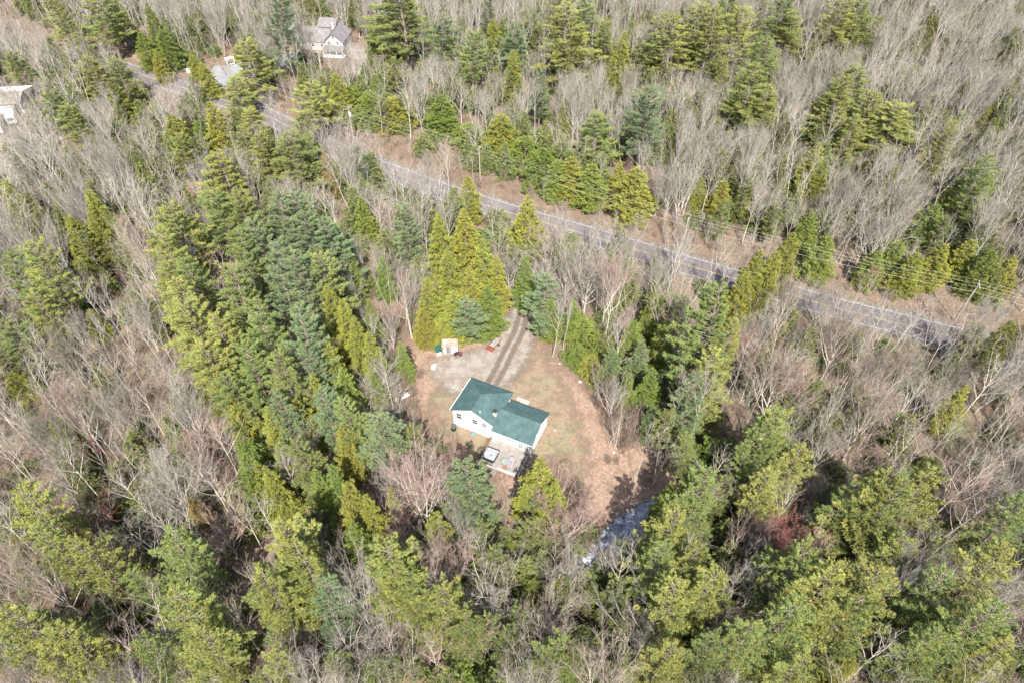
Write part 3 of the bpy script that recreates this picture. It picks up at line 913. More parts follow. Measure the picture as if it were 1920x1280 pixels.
def crumple(name, label, cat, p, w, d, h, mat, rz, seed):
    r = random.Random(seed)
    t = thing(name, label, cat, (p[0], p[1], 0), rz)
    g = Geo(); n = 12
    V = []
    for j in range(n):
        for i in range(n):
            x, y = (i / (n - 1) - .5) * w, (j / (n - 1) - .5) * d
            e = min(i, j, n - 1 - i, n - 1 - j) / 3.0
            V.append((x + r.uniform(-.06, .06), y + r.uniform(-.06, .06), 0.03 + min(1, e) * h * r.uniform(0.45, 1.0)))
    F = [[j * n + i, j * n + i + 1, (j + 1) * n + i + 1, (j + 1) * n + i] for j in range(n - 1) for i in range(n - 1)]
    g.add(V, F)
    g.obj("sheeting", mat, t)
    return t
crumple("tarpaulin", "crumpled white tarpaulin at the left edge of the clearing under bare twigs", "tarpaulin", at(757, 741), 1.9, 1.3, 0.55, M['white'], 0.7, 3)
crumple("tarpaulin", "smaller crumpled white sheet just below the white tarpaulin at the trees", "tarpaulin", at(745, 749), 0.9, 0.8, 0.4, M['white'], 0.3, 4)

def rock(name, label, p, s, seed, group=None):
    import bmesh
    r = random.Random(seed)
    bm = bmesh.new()
    bmesh.ops.create_icosphere(bm, subdivisions=2, radius=1)
    for v in bm.verts: v.co *= r.uniform(0.8, 1.15)
    me = bpy.data.meshes.new(name); 
    for v in bm.verts: v.co = Vector((v.co.x * s, v.co.y * s * 0.8, v.co.z * s * 0.55 + s * 0.3))
    bm.to_mesh(me); bm.free(); me.materials.append(M['grey_rock'])
    o = bpy.data.objects.new(name, me); COL.objects.link(o); o.location = (p[0], p[1], 0)
    tag(o, label, "rock", group)
M['grey_rock'] = flat_mat("pale_rock", (0.36, 0.33, 0.29), 0.2, 3)
rock("boulder", "pale boulder in the twigs at the right edge of the clearing", at(1087, 716), 0.4, 1)
rock("boulder", "small white rock on the left of two by the green bush near the drive", at(1049, 682), 0.25, 2)
rock("boulder", "small white rock on the right of two by the green bush near the drive", at(1062, 683), 0.28, 3)
rock("boulder", "pale rock beside the small round bush right of the lawn", at(1150, 848), 0.35, 5)
rock("boulder", "pale ground patch shaped as a low rock in front of the wing's white side wall", at(1040, 806), 0.26, 6)  # low rock shape standing in for a pale patch of ground
for i, q_ in enumerate([(852, 724), (857, 728), (861, 731), (866, 729), (849, 727)]):
    rock("stone", f"small white stone {['second from left', 'third from left', 'fourth from left', 'rightmost', 'leftmost'][i]} in the row by the green roof", at(*q_), 0.16, 20 + i, "stones left of the house")

rr_ = random.Random(5)
for i, (a, b_, wd_) in enumerate([(1128, 1004, "left bank, upper"), (1112, 1022, "left bank, lower"), (1188, 958, "far bank, middle"), (1216, 946, "far bank, right"), (1170, 1012, "near bank, middle"), (1200, 986, "near bank, right")]):
    rock("boulder", f"pale rock on the brook's {wd_}", at(a, b_), rr_.uniform(.35, .6), 40 + i)
# small round bush guarding the right of the lawn handled with shrubs below
# ------------------------------------------------------------------ vehicles
def car(name, label, cat, p, rz, paint, L_=4.4, W_=1.8, Ht=1.45, suv=False):
    t = thing(name, label, cat, (p[0], p[1], 0), rz)
    g = Geo()
    hb = 0.85 if not suv else 0.98
    prof = [(-L_/2, 0.35), (-L_/2 + 0.05, hb - 0.08), (-L_/2 + 0.3, hb), (L_/2 - 0.3, hb - 0.1), (L_/2 - 0.02, hb - 0.25), (L_/2, 0.35)]
    cab = [(-L_/2 + (0.25 if suv else 0.7), hb), (-L_/2 + (0.45 if suv else 1.2), Ht), (L_/2 - 1.9, Ht), (L_/2 - 1.2, hb - 0.04)]
    def extr(pr, w0, w1):
        n = len(pr)
        zs = [q[1] for q in pr]; lo, hi = min(zs), max(zs)
        def w(z): return w0 + (w1 - w0) * (z - lo) / (hi - lo)
        A_ = [(x, -w(z) / 2, z) for x, z in pr]; B_ = [(x, w(z) / 2, z) for x, z in pr]
        g.poly(A_); g.poly(B_[::-1])
        for i in range(n):
            j = (i + 1) % n
            g.poly([A_[i], B_[i], B_[j], A_[j]])
    extr(prof, W_, W_ * 0.96)
    extr(cab, W_ * 0.9, W_ * 0.72)
    g.obj("body", paint, t)
    for s in (-1, 1):
        g = Geo()
        g.poly([(cab[0][0] + 0.25, s * (W_ * 0.44), hb + 0.06), (cab[3][0] - 0.25, s * (W_ * 0.44), hb + 0.06), (cab[2][0] - 0.05, s * (W_ * 0.385), Ht - 0.08), (cab[1][0] + 0.1, s * (W_ * 0.385), Ht - 0.08)])
        g.obj("side_window", M['glass'], t)
    g = Geo()
    w0, w1 = W_ * 0.40, W_ * 0.33
    g.poly([(cab[3][0] - 0.02, -w0, hb + 0.05), (cab[3][0] - 0.02, w0, hb + 0.05), (cab[2][0] + 0.1, w1, Ht - 0.04), (cab[2][0] + 0.1, -w1, Ht - 0.04)])
    g.obj("windscreen", M['glass'], t)
    for sx in (-1, 1):
        for s in (-1, 1):
            g = Geo(); g.wheel((sx * L_ * 0.31, s * (W_ / 2 - 0.08), 0.33), 0.33, 0.2, math.pi / 2); g.obj("wheel", M['black'], t)
    for s in (-1, 1):
        g = Geo(); g.bbox((L_/2 - 0.02, s * W_ * 0.36, 0.62), (0.08, 0.32, 0.14), 0.02); g.obj("headlight", M['white'], t)
    return t
def road_dir(px_, py_):
    p = at(px_, py_)[:2]
    i = int(np.argmin(np.linalg.norm(road_c - p, axis=1)))
    d = road_c[min(i + 1, len(road_c) - 1)] - road_c[i - 1]
    return math.atan2(d[1], d[0])
car("parked_car", "dark car parked on red leaves under trees beyond the far driveway", "car", at(395, 94), math.radians(8), M['black_paint'], 4.4, 1.8, 1.45)

# far left property: white-roofed building, motorhome, van
t = thing("barn", "long building with a white metal roof at the left edge of the photo", "building", (-154.0, 191.0, 0), math.radians(6))
bw, bd, bh, br = 19.5, 8.0, 3.2, 4.9
g = Geo()
g.poly([(-bw/2, -bd/2, 0), (bw/2 - 2.2, -bd/2, 0), (bw/2 - 2.2, -bd/2, bh), (-bw/2, -bd/2, bh)])
g.poly([(bw/2 - 2.2, -bd/2, 0), (bw/2 - 2.2, bd/2, 0), (bw/2 - 2.2, bd/2, bh), (bw/2 - 2.2, 0, br - 0.1), (bw/2 - 2.2, -bd/2, bh)])
g.poly([(bw/2 - 2.2, bd/2, 0), (-bw/2, bd/2, 0), (-bw/2, bd/2, bh), (bw/2 - 2.2, bd/2, bh)])
g.obj("wall", M['grey_wall'], t)
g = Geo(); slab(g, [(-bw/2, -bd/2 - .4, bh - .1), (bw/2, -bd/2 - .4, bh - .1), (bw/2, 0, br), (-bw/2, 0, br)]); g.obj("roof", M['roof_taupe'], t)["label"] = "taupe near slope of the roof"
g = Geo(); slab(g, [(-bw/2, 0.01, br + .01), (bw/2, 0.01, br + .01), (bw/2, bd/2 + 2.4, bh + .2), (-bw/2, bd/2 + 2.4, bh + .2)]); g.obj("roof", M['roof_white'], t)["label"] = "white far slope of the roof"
for k in range(3):
    g = Geo(); g.box((bw/2 - 0.3, -bd/2 + k * bd / 2, bh / 2 - 0.05), (0.2, 0.2, bh - 0.15)); g.obj("post", M['white'], t)
def motorhome(label, px_, py_, rz, L_=7.5, W_=2.5, Ht=2.9):
    p = at(px_, py_)
    t = thing("motorhome", label, "motorhome", (p[0], p[1], 0), rz)
    g = Geo(); g.bbox((0, 0, 0.5 + (Ht - 0.5) / 2), (L_, W_, Ht - 0.5), 0.18); g.obj("body", M['white'], t)
    g = Geo(); g.bbox((1.9, 0, Ht + 0.12), (0.9, 0.9, 0.22), 0.05); g.obj("air_conditioner", M['grey_metal'], t)
    for x_ in (0.3, -1.4):
        g = Geo(); g.bbox((x_, 0.3, Ht + 0.06), (0.5, 0.5, 0.1), 0.03); g.obj("roof_vent", M['grey_metal'], t)
    for b_ in (((-L_/2 - 0.005, 0, 1.9), (0.04, 1.6, 0.7)), ((0.3, W_/2 + 0.005, 1.8), (2.2, 0.04, 0.6)), ((0.3, -W_/2 - 0.005, 1.8), (2.2, 0.04, 0.6))):
        g = Geo(); g.box(*b_); g.obj("window", M['glass'], t)
    for sx in (-1, 1):
        for s in (-1, 1):
            g = Geo(); g.wheel((sx * L_ * 0.3, s * (W_/2 - 0.15), 0.4), 0.4, 0.25, math.pi / 2); g.obj("wheel", M['black'], t)
motorhome("long white motorhome with roof vents parked below the taupe-roofed building", 26, 226, math.radians(118), 6.6)
motorhome("white motorhome cut by the photo's left edge, without a neighbour to its left", 0, 244, math.radians(118), 7.0)

# far house (upper left)
p = at(632, 112)
fh = thing("house", "white two storey gabled house with grey roofs and a front porch beyond the road", "house", (p[0] - 1.0, p[1] + 3.5, 0), math.radians(-8))
g = Geo()
def gable(g, x0, x1, y0, y1, h, r, along='v'):
    if along == 'v':
        xm = (x0 + x1) / 2
        g.poly([(x0, y0, 0), (x1, y0, 0), (x1, y0, h), (xm, y0, r), (x0, y0, h)])
        g.poly([(x1, y1, 0), (x0, y1, 0), (x0, y1, h), (xm, y1, r), (x1, y1, h)])
        g.poly([(x1, y0, 0), (x1, y1, 0), (x1, y1, h), (x1, y0, h)]); g.poly([(x0, y1, 0), (x0, y0, 0), (x0, y0, h), (x0, y1, h)])
    else:
        ym = (y0 + y1) / 2
        g.poly([(x0, y0, 0), (x1, y0, 0), (x1, y0, h), (x0, y0, h)]); g.poly([(x1, y1, 0), (x0, y1, 0), (x0, y1, h), (x1, y1, h)])
        g.poly([(x1, y0, 0), (x1, y1, 0), (x1, y1, h), (x1, ym, r), (x1, y0, h)]); g.poly([(x0, y1, 0), (x0, y0, 0), (x0, y0, h), (x0, ym, r), (x0, y1, h)])
gable(g, -3, 3, 0, 9, 4.6, 7.0)
g.obj("wall", M['off_white_siding'], fh)
g = Geo(); gable(g, -13, -3.01, 3, 11, 3.0, 5.6, 'u'); g.obj("wall", M['off_white_siding'], fh)
g = Geo()
slab(g, [(-3.4, -0.4, 4.35), (0, -0.4, 7.15), (0, 9.4, 7.15), (-3.4, 9.4, 4.35)]); slab(g, [(0, -0.4, 7.15), (3.4, -0.4, 4.35), (3.4, 9.4, 4.35), (0, 9.4, 7.15)])
g.obj("roof", M['roof_grey'], fh)
g = Geo()
slab(g, [(-13.4, 2.6, 2.9), (-3.0, 2.6, 2.9), (-3.0, 7, 5.75), (-13.4, 7, 5.75)]); slab(g, [(-13.4, 7, 5.75), (-3.0, 7, 5.75), (-3.0, 11.4, 2.9), (-13.4, 11.4, 2.9)])
g.obj("roof", M['roof_grey'], fh)
g = Geo(); slab(g, [(-3.3, -2.6, 2.3), (3.6, -2.6, 2.3), (3.6, -0.02, 3.1), (-3.3, -0.02, 3.1)]); g.obj("porch_roof", M['roof_grey'], fh)
g = Geo(); g.box((0.2, -1.5, 0.35), (7.0, 2.9, 0.12)); rail(g, (-3.2, -2.85), (3.6, -2.85), 0.4, 0.8, 16, 0.07); g.obj("porch_deck", M['white'], fh)
for k in range(4):
    g = Geo(); g.box((-3.1 + k * 2.2, -2.5, 1.3), (0.16, 0.16, 1.9)); g.obj("post", M['white'], fh)
for (x_, z_) in ((-1.5, 3.9), (1.3, 3.9), (0, 5.9)):
    window(fh, (x_, 0, z_), 0.8, 1.1, 'u', -1)
for x_ in (-11.2, -8.6, -5.6): window(fh, (x_, 3, 1.6), 0.9, 1.1, 'u', -1)
g = Geo(); g.bbox((-1.2, 5, 7.6), (0.8, 0.8, 1.8), 0.02); g.obj("chimney", M['masonry'], fh)
p = at(620, 57)
t = thing("garage", "small grey-roofed outbuilding with white gable behind the far white house", "garage", (p[0], p[1], 0), math.radians(-8))
g = Geo(); gable(g, -3, 3, -3, 3, 2.6, 4.3, 'u'); g.obj("wall", M['white'], t)
g = Geo(); slab(g, [(-3.3, -3.4, 2.5), (3.3, -3.4, 2.5), (3.3, 0, 4.4), (-3.3, 0, 4.4)]); slab(g, [(-3.3, 0, 4.4), (3.3, 0, 4.4), (3.3, 3.4, 2.5), (-3.3, 3.4, 2.5)]); g.obj("roof", M['roof_grey'], t)
g = Geo(); g.box((3.02, 0, 1.1), (0.05, 2.4, 2.1)); g.obj("door", M['dirty_white'], t)
crumple("tarpaulin", "large white boat cover beside the pine left of the far white house", "tarpaulin", at(541, 56), 6.5, 3.0, 2.2, M['dirty_white'], 0.1, 8)
p = at(533, 72)
t = thing("garden_shed", "low tan-roofed shed left of the far white house", "shed", (p[0] + 1, p[1], 0), math.radians(-20))
g = Geo(); gable(g, -2, 2, -1.6, 1.6, 2.0, 2.9, 'u'); g.obj("wall", M['dirty_white'], t)
g = Geo(); slab(g, [(-2.3, -1.9, 1.9), (2.3, -1.9, 1.9), (2.3, 0, 3.0), (-2.3, 0, 3.0)]); slab(g, [(-2.3, 0, 3.0), (2.3, 0, 3.0), (2.3, 1.9, 1.9), (-2.3, 1.9, 1.9)]); g.obj("roof", M['roof_tan'], t)
p = at(434, 123)
t = thing("wooden_canopy", "small pale canopy on white posts at the end of the far driveway", "canopy", (p[0], p[1], 0), math.radians(25))
g = Geo()
slab(g, [(-1.4, -0.9, 2.3), (1.4, -0.9, 2.3), (1.4, 0, 2.9), (-1.4, 0, 2.9)], 0.08); slab(g, [(-1.4, 0, 2.9), (1.4, 0, 2.9), (1.4, 0.9, 2.3), (-1.4, 0.9, 2.3)], 0.08); g.obj("roof", M['spa'], t)
for sx in (-1, 1):
    for sy in (-1, 1):
        g = Geo(); g.box((sx * 1.1, sy * 0.6, 1.15), (0.18, 0.18, 2.3)); g.obj("post", M['white'], t)
g = Geo(); g.box((0.2, 0, 0.5), (1.4, 0.7, 0.08)); g.obj("bench", M['white'], t)
p = at(355, 136)
t = thing("white_crate", "white crate in the brush between road and far driveway", "crate", (p[0], p[1], 0), 0.3)
g = Geo(); g.bbox((0, 0, 0.5), (1.3, 0.9, 1.0), 0.05); g.obj("body", M['white'], t)
g = Geo(); g.bbox((0, 0, 1.03), (1.4, 1.0, 0.08), 0.03); g.obj("lid", M['white'], t)
t = thing("white_crate", "white bench-like crate with grey lid beside the small yellow-green tree", "crate", (p[0] + 4.3, p[1] + 0.9, 0), 0.5)
g = Geo(); g.bbox((0, 0, 0.3), (2.0, 0.8, 0.6), 0.05); g.obj("body", M['white'], t)
g = Geo(); g.bbox((0, 0, 0.63), (2.1, 0.9, 0.08), 0.03); g.obj("lid", M['spa'], t)

# ------------------------------------------------------------------ utility poles and wires
pole_spec = [((652, 200), "wooden utility pole with crossarm and transformer can, leftmost pole by the road", True),
             ((898, 275), "bare wooden utility pole with crossarm, second from left by the road", False),
             ((1291, 408), "wooden utility pole at the road's bend before the evergreen hedge, third from left", False),
             ((1836, 532), "wooden utility pole before the hedge of evergreens, rightmost pole by the road", False)]
PH = 10.5
tops = []
for (q_, lab, tr_) in pole_spec:
    p = at(q_[0], q_[1], PH)
    dr_ = math.atan2(road_c[10][1] - road_c[60][1], road_c[10][0] - road_c[60][0])
    rr = road_dir(*to_px(p[0], p[1], 0)) + math.pi / 2
    t = thing("utility_pole", lab, "utility pole", (p[0], p[1], 0), rr, "utility poles along the road")
    g = Geo(); g.cyl((0, 0), 0.19, 0, PH, 10, r1=0.13); g.obj("pole", M['old_wood'], t)
    g = Geo(); g.box((0, -0.17, PH - 0.35), (2.5, 0.1, 0.13)); g.tubes([(-0.7, -0.17, PH - 0.4), (0.7, -0.17, PH - 0.4)], [(0, -0.15, PH - 1.1), (0, -0.15, PH - 1.1)], 0.03, 0.03, 4); ca = g.obj("crossarm", M['old_wood'], t)
    for x_ in (-1.15, -0.1, 1.15):
        g = Geo(); g.cyl((x_, -0.17), 0.07, PH - 0.285, PH - 0.05, 8); g.obj("insulator", M['ceramic'], ca)
    if tr_:
        g = Geo(); g.cyl((-0.15, -0.45), 0.28, PH - 2.6, PH - 1.5, 14); g.obj("transformer", M['galv'], t)
    c_, s_ = math.cos(rr), math.sin(rr)
    tops.append([np.array([p[0] + x_ * c_ + 0.17 * s_, p[1] + x_ * s_ - 0.17 * c_, PH - 0.05]) for x_ in (-1.15, -0.1, 1.15)] + [np.array([p[0], p[1], PH - 2.2])])
d0, d1 = tops[0][0] - tops[1][0], tops[3][0] - tops[2][0]
ends = [[q_ + d0 * 1.3 for q_ in tops[0]]] + tops + [[q_ + d1 * 0.8 for q_ in tops[3]]]
names_w = ["upper wire nearest the woods", "middle wire on the crossarms", "outer wire nearest the road", "low telephone wire under the crossarms"]
for k in range(4):
    g = Geo()
    for a_, b_ in zip(ends[:-1], ends[1:]):
        pts = []
        for i in range(17):
            s = i / 16
            q_ = a_[k] * (1 - s) + b_[k] * s
            q_ = q_ - np.array([0, 0, 4 * 0.7 * s * (1 - s)])
            pts.append(q_)
        pts = np.array(pts)
        g.tubes(pts[:-1], pts[1:], 0.011 if k < 3 else 0.018, 0.011 if k < 3 else 0.018, 4)
    tag(g.obj("power_line", M['wire']), names_w[k] + " along the road poles", "wire", "wires strung along the road")

# ------------------------------------------------------------------ tree builders
def polyline(rng, p, d, length, n, wob, lift):
    """crooked limb: n+1 points"""
    pts = [p]
    d = d / np.linalg.norm(d)
    for i in range(n):
        d = d + rng.normal(0, wob, 3) + np.array([0, 0, lift])
        d /= np.linalg.norm(d)
        p = p + d * length / n
        pts.append(p)
    return np.array(pts)

def frame_dir(rng, d, ang, az):
    up = np.array([0, 0, 1.0]) if abs(d[2]) < 0.95 else np.array([1.0, 0, 0])
    a = np.cross(d, up); a /= np.linalg.norm(a)
    b = np.cross(d, a)
    return d * math.cos(ang) + (a * math.cos(az) + b * math.sin(az)) * math.sin(ang)

def bare_tree_meshes(seed, h, fork, spread, nlimb=11, r0=0.2, dens=1.0, stems=1, vase=False):
    """returns (trunk mesh, crown mesh, geo of both) : leafless broadleaf tree"""
    rng = np.random.default_rng(seed)
    T, Cg = Geo(), Geo()
    tw0, tw1, twr = [], [], []
    limbs = []
    for s in range(stems):
        base = np.array([0.0, 0, -0.1]) + (np.array([rng.normal(0, .25), rng.normal(0, .25), 0]) if stems > 1 else 0)
        lean = np.array([rng.normal(0, 0.04), rng.normal(0, 0.04), 1.0])
        if stems > 1:
            az = 2 * math.pi * s / stems + rng.uniform(-.4, .4)
            lean = np.array([math.cos(az) * 0.22, math.sin(az) * 0.22, 1.0])
        hs = h * rng.uniform(0.86, 0.96)
        tp = polyline(rng, base, lean, hs, 10, 0.035, 0.01)
        rr = (r0 / math.sqrt(stems)) * (1 - np.linspace(0, 1, 11) * 0.88)
        T.tubes(tp[:-1], tp[1:], rr[:-1], rr[1:], 6)
        nl = int(nlimb / (1 if stems == 1 else stems * 0.75))
        for i in range(nl):
            f = fork + (0.97 - fork) * ((i + rng.uniform(0, .8)) / nl) ** (1.5 if vase else 0.9)
            k = f * 10
            k0 = min(int(k), 9)
            p = tp[k0] + (tp[k0 + 1] - tp[k0]) * (k - k0)
            rel = (f - fork) / (1 - fork)
            ang = spread * (1 - 0.45 * rel) * rng.uniform(0.8, 1.2)
            d = frame_dir(rng, np.array([0, 0, 1.0]), ang, i * 2.4 + rng.uniform(-.5, .5))
            ln = h * (0.44 - 0.27 * rel) * rng.uniform(0.75, 1.2) * (0.75 + spread * 0.4)
            if vase: ln = (h * rng.uniform(0.86, 1.02) - p[2]) / max(0.45, math.cos(ang * 0.8)) * (0.95 if rel < .7 else 0.8)
            ln = min(max(ln, 0.8), (h * 1.02 - p[2]) / max(0.3, math.cos(ang * 0.8)))
            rl = r0 * ((0.5 if vase else 0.42) - 0.25 * rel) / math.sqrt(stems)
            limbs.append((p, d, ln, rl))
    for (p, d, ln, rl) in limbs:
        q = polyline(rng, p, d, ln, 6, 0.11, 0.07)
        rr = rl * (1 - np.linspace(0, 1, 7) * 0.85)
        T.tubes(q[:-1], q[1:], rr[:-1], rr[1:], 5)
        n2 = max(4, int(6.5 * dens))
        for j in range(n2):
            f = 0.22 + 0.78 * (j + rng.uniform(0, .9)) / n2
            k = min(f, 0.999) * 6
            k0 = int(k)
            pp = q[k0] + (q[k0 + 1] - q[k0]) * (k - k0)
            dd = q[k0 + 1] - q[k0]; dd /= np.linalg.norm(dd)
            d2 = frame_dir(rng, dd, rng.uniform(0.4, 0.95), rng.uniform(0, 6.28))
            d2[2] += 0.15
            l2 = ln * rng.uniform(0.28, 0.5) * (1.15 - 0.5 * f)
            s2 = polyline(rng, pp, d2, l2, 4, 0.14, 0.06)
            r2 = max(0.018, rl * 0.38) * (1 - np.linspace(0, 1, 5) * 0.6)
            Cg.tubes(s2[:-1], s2[1:], r2[:-1], r2[1:], 4, 1)
            n3 = max(3, int(6 * dens))
            for m_ in range(n3):
                f3 = 0.15 + 0.85 * (m_ + rng.uniform(0, .9)) / n3
                k = min(f3, 0.999) * 4; k1 = int(k)
                p3 = s2[k1] + (s2[k1 + 1] - s2[k1]) * (k - k1)
                dd = s2[k1 + 1] - s2[k1]; dd /= np.linalg.norm(dd)
                d3 = frame_dir(rng, dd, rng.uniform(0.35, 0.9), rng.uniform(0, 6.28)); d3[2] += 0.2
                l3 = max(0.5, l2 * rng.uniform(0.3, 0.55))
                s3 = polyline(rng, p3, d3, l3, 2, 0.12, 0.05)
                for a_ in range(2):
                    tw0.append(s3[a_]); tw1.append(s3[a_ + 1]); twr.append(0.014 - 0.003 * a_)
                for w in range(int(4 * dens)):
                    b_ = s3[0] + (s3[2] - s3[0]) * rng.uniform(0.2, 1)
                    dd = s3[2] - s3[1]; dd /= np.linalg.norm(dd) + 1e-9
                    d4 = frame_dir(rng, dd, rng.uniform(0.25, 0.8), rng.uniform(0, 6.28)); d4[2] += 0.15
                    tw0.append(b_); tw1.append(b_ + d4 * rng.uniform(0.35, 0.8)); twr.append(0.0085)
    twr = np.array(twr)
    Cg.tubes(tw0, tw1, twr, twr * 0.6, 3, 0, False)
    return T, Cg

def blades(g, centers, dirs, rng, n, ln, wd, spread, mat=0):
    """n needle-spray triangles around each centre"""
    N_ = len(centers)
    C_ = np.repeat(centers, n, axis=0)
    D_ = np.repeat(dirs, n, axis=0) + rng.normal(0, spread, (N_ * n, 3))
    D_ /= np.linalg.norm(D_, axis=1, keepdims=True)
    side = np.cross(D_, rng.normal(0, 1, (N_ * n, 3)))
    side /= np.linalg.norm(side, axis=1, keepdims=True) + 1e-9
    l_ = (ln * rng.uniform(0.7, 1.3, (N_ * n, 1)))
    w_ = wd * rng.uniform(0.7, 1.3, (N_ * n, 1))
    b_ = C_ - D_ * l_ * 0.15
    V = np.stack([b_ + side * w_ * 0.5, b_ - side * w_ * 0.5, C_ + D_ * l_], axis=1).reshape(-1, 3)
    F = np.arange(N_ * n * 3).reshape(-1, 3)
    g.add(V, F, mat)

def pine_geo(seed, h=24.0, R=4.2, cb=0.3, step=1.1, nb=5, dens=1.0):
    rng = np.random.default_rng(seed)
    T, G_ = Geo(), Geo()
    tp = polyline(rng, np.array([0, 0, -0.1]), np.array([rng.normal(0, .02), rng.normal(0, .02), 1.0]), h, 12, 0.012, 0.01)
    rr = 0.30 * (1 - np.linspace(0, 1, 13) * 0.92)
    T.tubes(tp[:-1], tp[1:], rr[:-1], rr[1:], 8)
    def trunk_at(z):
        k = np.clip(z / h * 12, 0, 11.999); i = int(k)
        return tp[i] + (tp[i + 1] - tp[i]) * (k - i)
    z = cb * h
    C_, D_ = [], []
    sector = rng.uniform(0.72, 1.25, 7)
    while z < h * 0.985:
        t = (z - cb * h) / (h * (1 - cb))
        prof = (1 - t) ** 0.5 * (0.6 + 0.4 * min(1, t / 0.18))
        n_ = nb if t < 0.85 else 4
        a0 = rng.uniform(0, 6.28)
        for k in range(n_):
            az = a0 + k * 6.283 / n_ + rng.uniform(-.35, .35)
            L_ = max(0.5, R * prof * rng.uniform(0.55, 1.2) * sector[int((az % 6.283) / 6.2832 * 7) % 7])
            if t < 0.2 and rng.uniform() < 0.25: L_ *= 0.6
            slope = 0.02 + 0.62 * t + rng.uniform(-.08, .12)
            hd = np.array([math.cos(az), math.sin(az), 0])
            p0 = trunk_at(z + rng.uniform(-.15, .15))
            ss = np.linspace(0, 1, 5)
            pts = p0 + hd * (L_ * ss)[:, None] + np.array([0, 0, 1.0]) * (L_ * (slope * ss + 0.14 * ss ** 2))[:, None]
            G_.tubes(pts[:-1], pts[1:], 0.05 * (1 - ss[:-1] * .7), 0.05 * (1 - ss[1:] * .7), 4, 1)
            tang = np.array([-hd[1], hd[0], 0])
            nt = int(max(6, 20 * L_ * dens))
            s_ = rng.uniform(0.28, 1.02, nt) ** 0.8
            lat = (rng.uniform(-1, 1, nt)) * 0.36 * L_ * (1.12 - s_) ** 0.8
            P_ = p0 + hd * (L_ * s_ - np.abs(lat) * 0.25)[:, None] + tang * lat[:, None]
            P_[:, 2] += L_ * (slope * s_ + 0.14 * s_ ** 2) + rng.normal(0.03, 0.065, nt) - np.abs(lat) * 0.05
            dd = hd * 0.75 + tang * (np.sign(lat) * 0.5)[:, None] + np.array([0, 0, 0.55])
            C_.append(P_); D_.append(dd)
        z += step * rng.uniform(0.8, 1.25)
    tip = trunk_at(h) + np.array([0, 0, 0.1])
    C_.append(np.repeat(tip[None], 6, 0)); D_.append(np.repeat([[0, 0, 1.0]], 6, 0))
    blades(G_, np.concatenate(C_), np.concatenate(D_), rng, 8, 0.30, 0.092, 0.5)
    return T, G_

def hemlock_geo(seed, h=14.0, R=3.6, power=0.85, cb=0.04, step=0.5, nb=7, dens=1.0, dome=False):
    rng = np.random.default_rng(seed)
    T, G_ = Geo(), Geo()
    T.tubes([(0, 0, -0.1)], [(0, 0, h * 0.96)], 0.2, 0.02, 8)
    z = cb * h
    C_, D_ = [], []
    ph = rng.uniform(0, 6.28, 3)
    while z < h * 0.985:
        t = (z - cb * h) / (h * (1 - cb))
        prof = (1 - t) ** power if not dome else (1 - t ** 1.8) ** 0.75
        prof *= (0.7 + 0.3 * min(1, t / 0.12))
        a0 = rng.uniform(0, 6.28)
        n_ = max(4, int(nb * (0.6 + 0.4 * prof)))
        for k in range(n_):
            az = a0 + k * 6.283 / n_ + rng.uniform(-.25, .25)
            lump = 1 + 0.16 * math.sin(3 * az + ph[0] + z * 0.8) + 0.1 * math.sin(5 * az + ph[1] - z * 1.3)
            L_ = max(0.25, R * prof * lump * rng.uniform(0.8, 1.12))
            slope = -0.05 + 0.4 * t
            hd = np.array([math.cos(az), math.sin(az), 0]); tang = np.array([-hd[1], hd[0], 0])
            nt = int(max(5, 17 * L_ * dens))
            s_ = 1 - rng.uniform(0, 0.72, nt) ** 1.25
            lat = rng.uniform(-1, 1, nt) * 0.40 * L_ * (1.15 - s_) ** 0.7
            P_ = np.array([0, 0, z]) + hd * (L_ * s_)[:, None] + tang * lat[:, None]
            P_[:, 2] += L_ * (slope * s_ + 0.1 * s_ - 0.16 * s_ ** 2) + rng.normal(0, 0.11, nt)
            dd = hd * 0.9 + tang * (np.sign(lat) * 0.35)[:, None] + np.array([0, 0, 0.15])
            C_.append(P_); D_.append(dd)
            if k % 2 == 0:
                G_.tubes([(0, 0, z)], [np.array([0, 0, z]) + hd * L_ * .8 + np.array([0, 0, L_ * .8 * slope])], 0.04, 0.012, 3, 1)
        z += step * rng.uniform(0.8, 1.2)
    C_.append(np.repeat([[0, 0, h * 0.97]], 5, 0)); D_.append(np.repeat([[0, 0, 1.0]], 5, 0))
    blades(G_, np.concatenate(C_), np.concatenate(D_), rng, 6, 0.25, 0.115, 0.55)
    return T, G_

class Kind:
    """a tree kind with a few mesh variants; first use builds the thing, the rest are copies sharing meshes"""
    def __init__(self, name, cat, variants, hbase, rbase):
        self.name, self.cat, self.variants, self.h, self.r = name, cat, variants, hbase, rbase
    def place(self, rng, x, y, h, r, col, bark, label, group, v=None, rot=None):
        v = int(rng.integers(len(self.variants))) if v is None else v % len(self.variants)
        tm, cm = self.variants[v]
        t = bpy.data.objects.new(self.name, None)
        t.empty_display_size = 0.5
        COL.objects.link(t)
        t.location = (x, y, 0)
        t.rotation_euler = (0, 0, rng.uniform(0, 6.28) if rot is None else rot)
        t.scale = (r / self.r[v], r / self.r[v], h / self.h[v])
        for nm, me, c in (("trunk", tm, bark), ("crown", cm, col)):
            o_ = bpy.data.objects.new(nm, me)
            COL.objects.link(o_)
            o_.parent = t
            o_.color = (*c, 1)
        tag(t, label, self.cat, group)
        return t

def mk(gs, name, mt, mc):
    return [(T.mesh(name + "_trunk", mt), G_.mesh(name + "_crown", mc)) for T, G_ in gs]

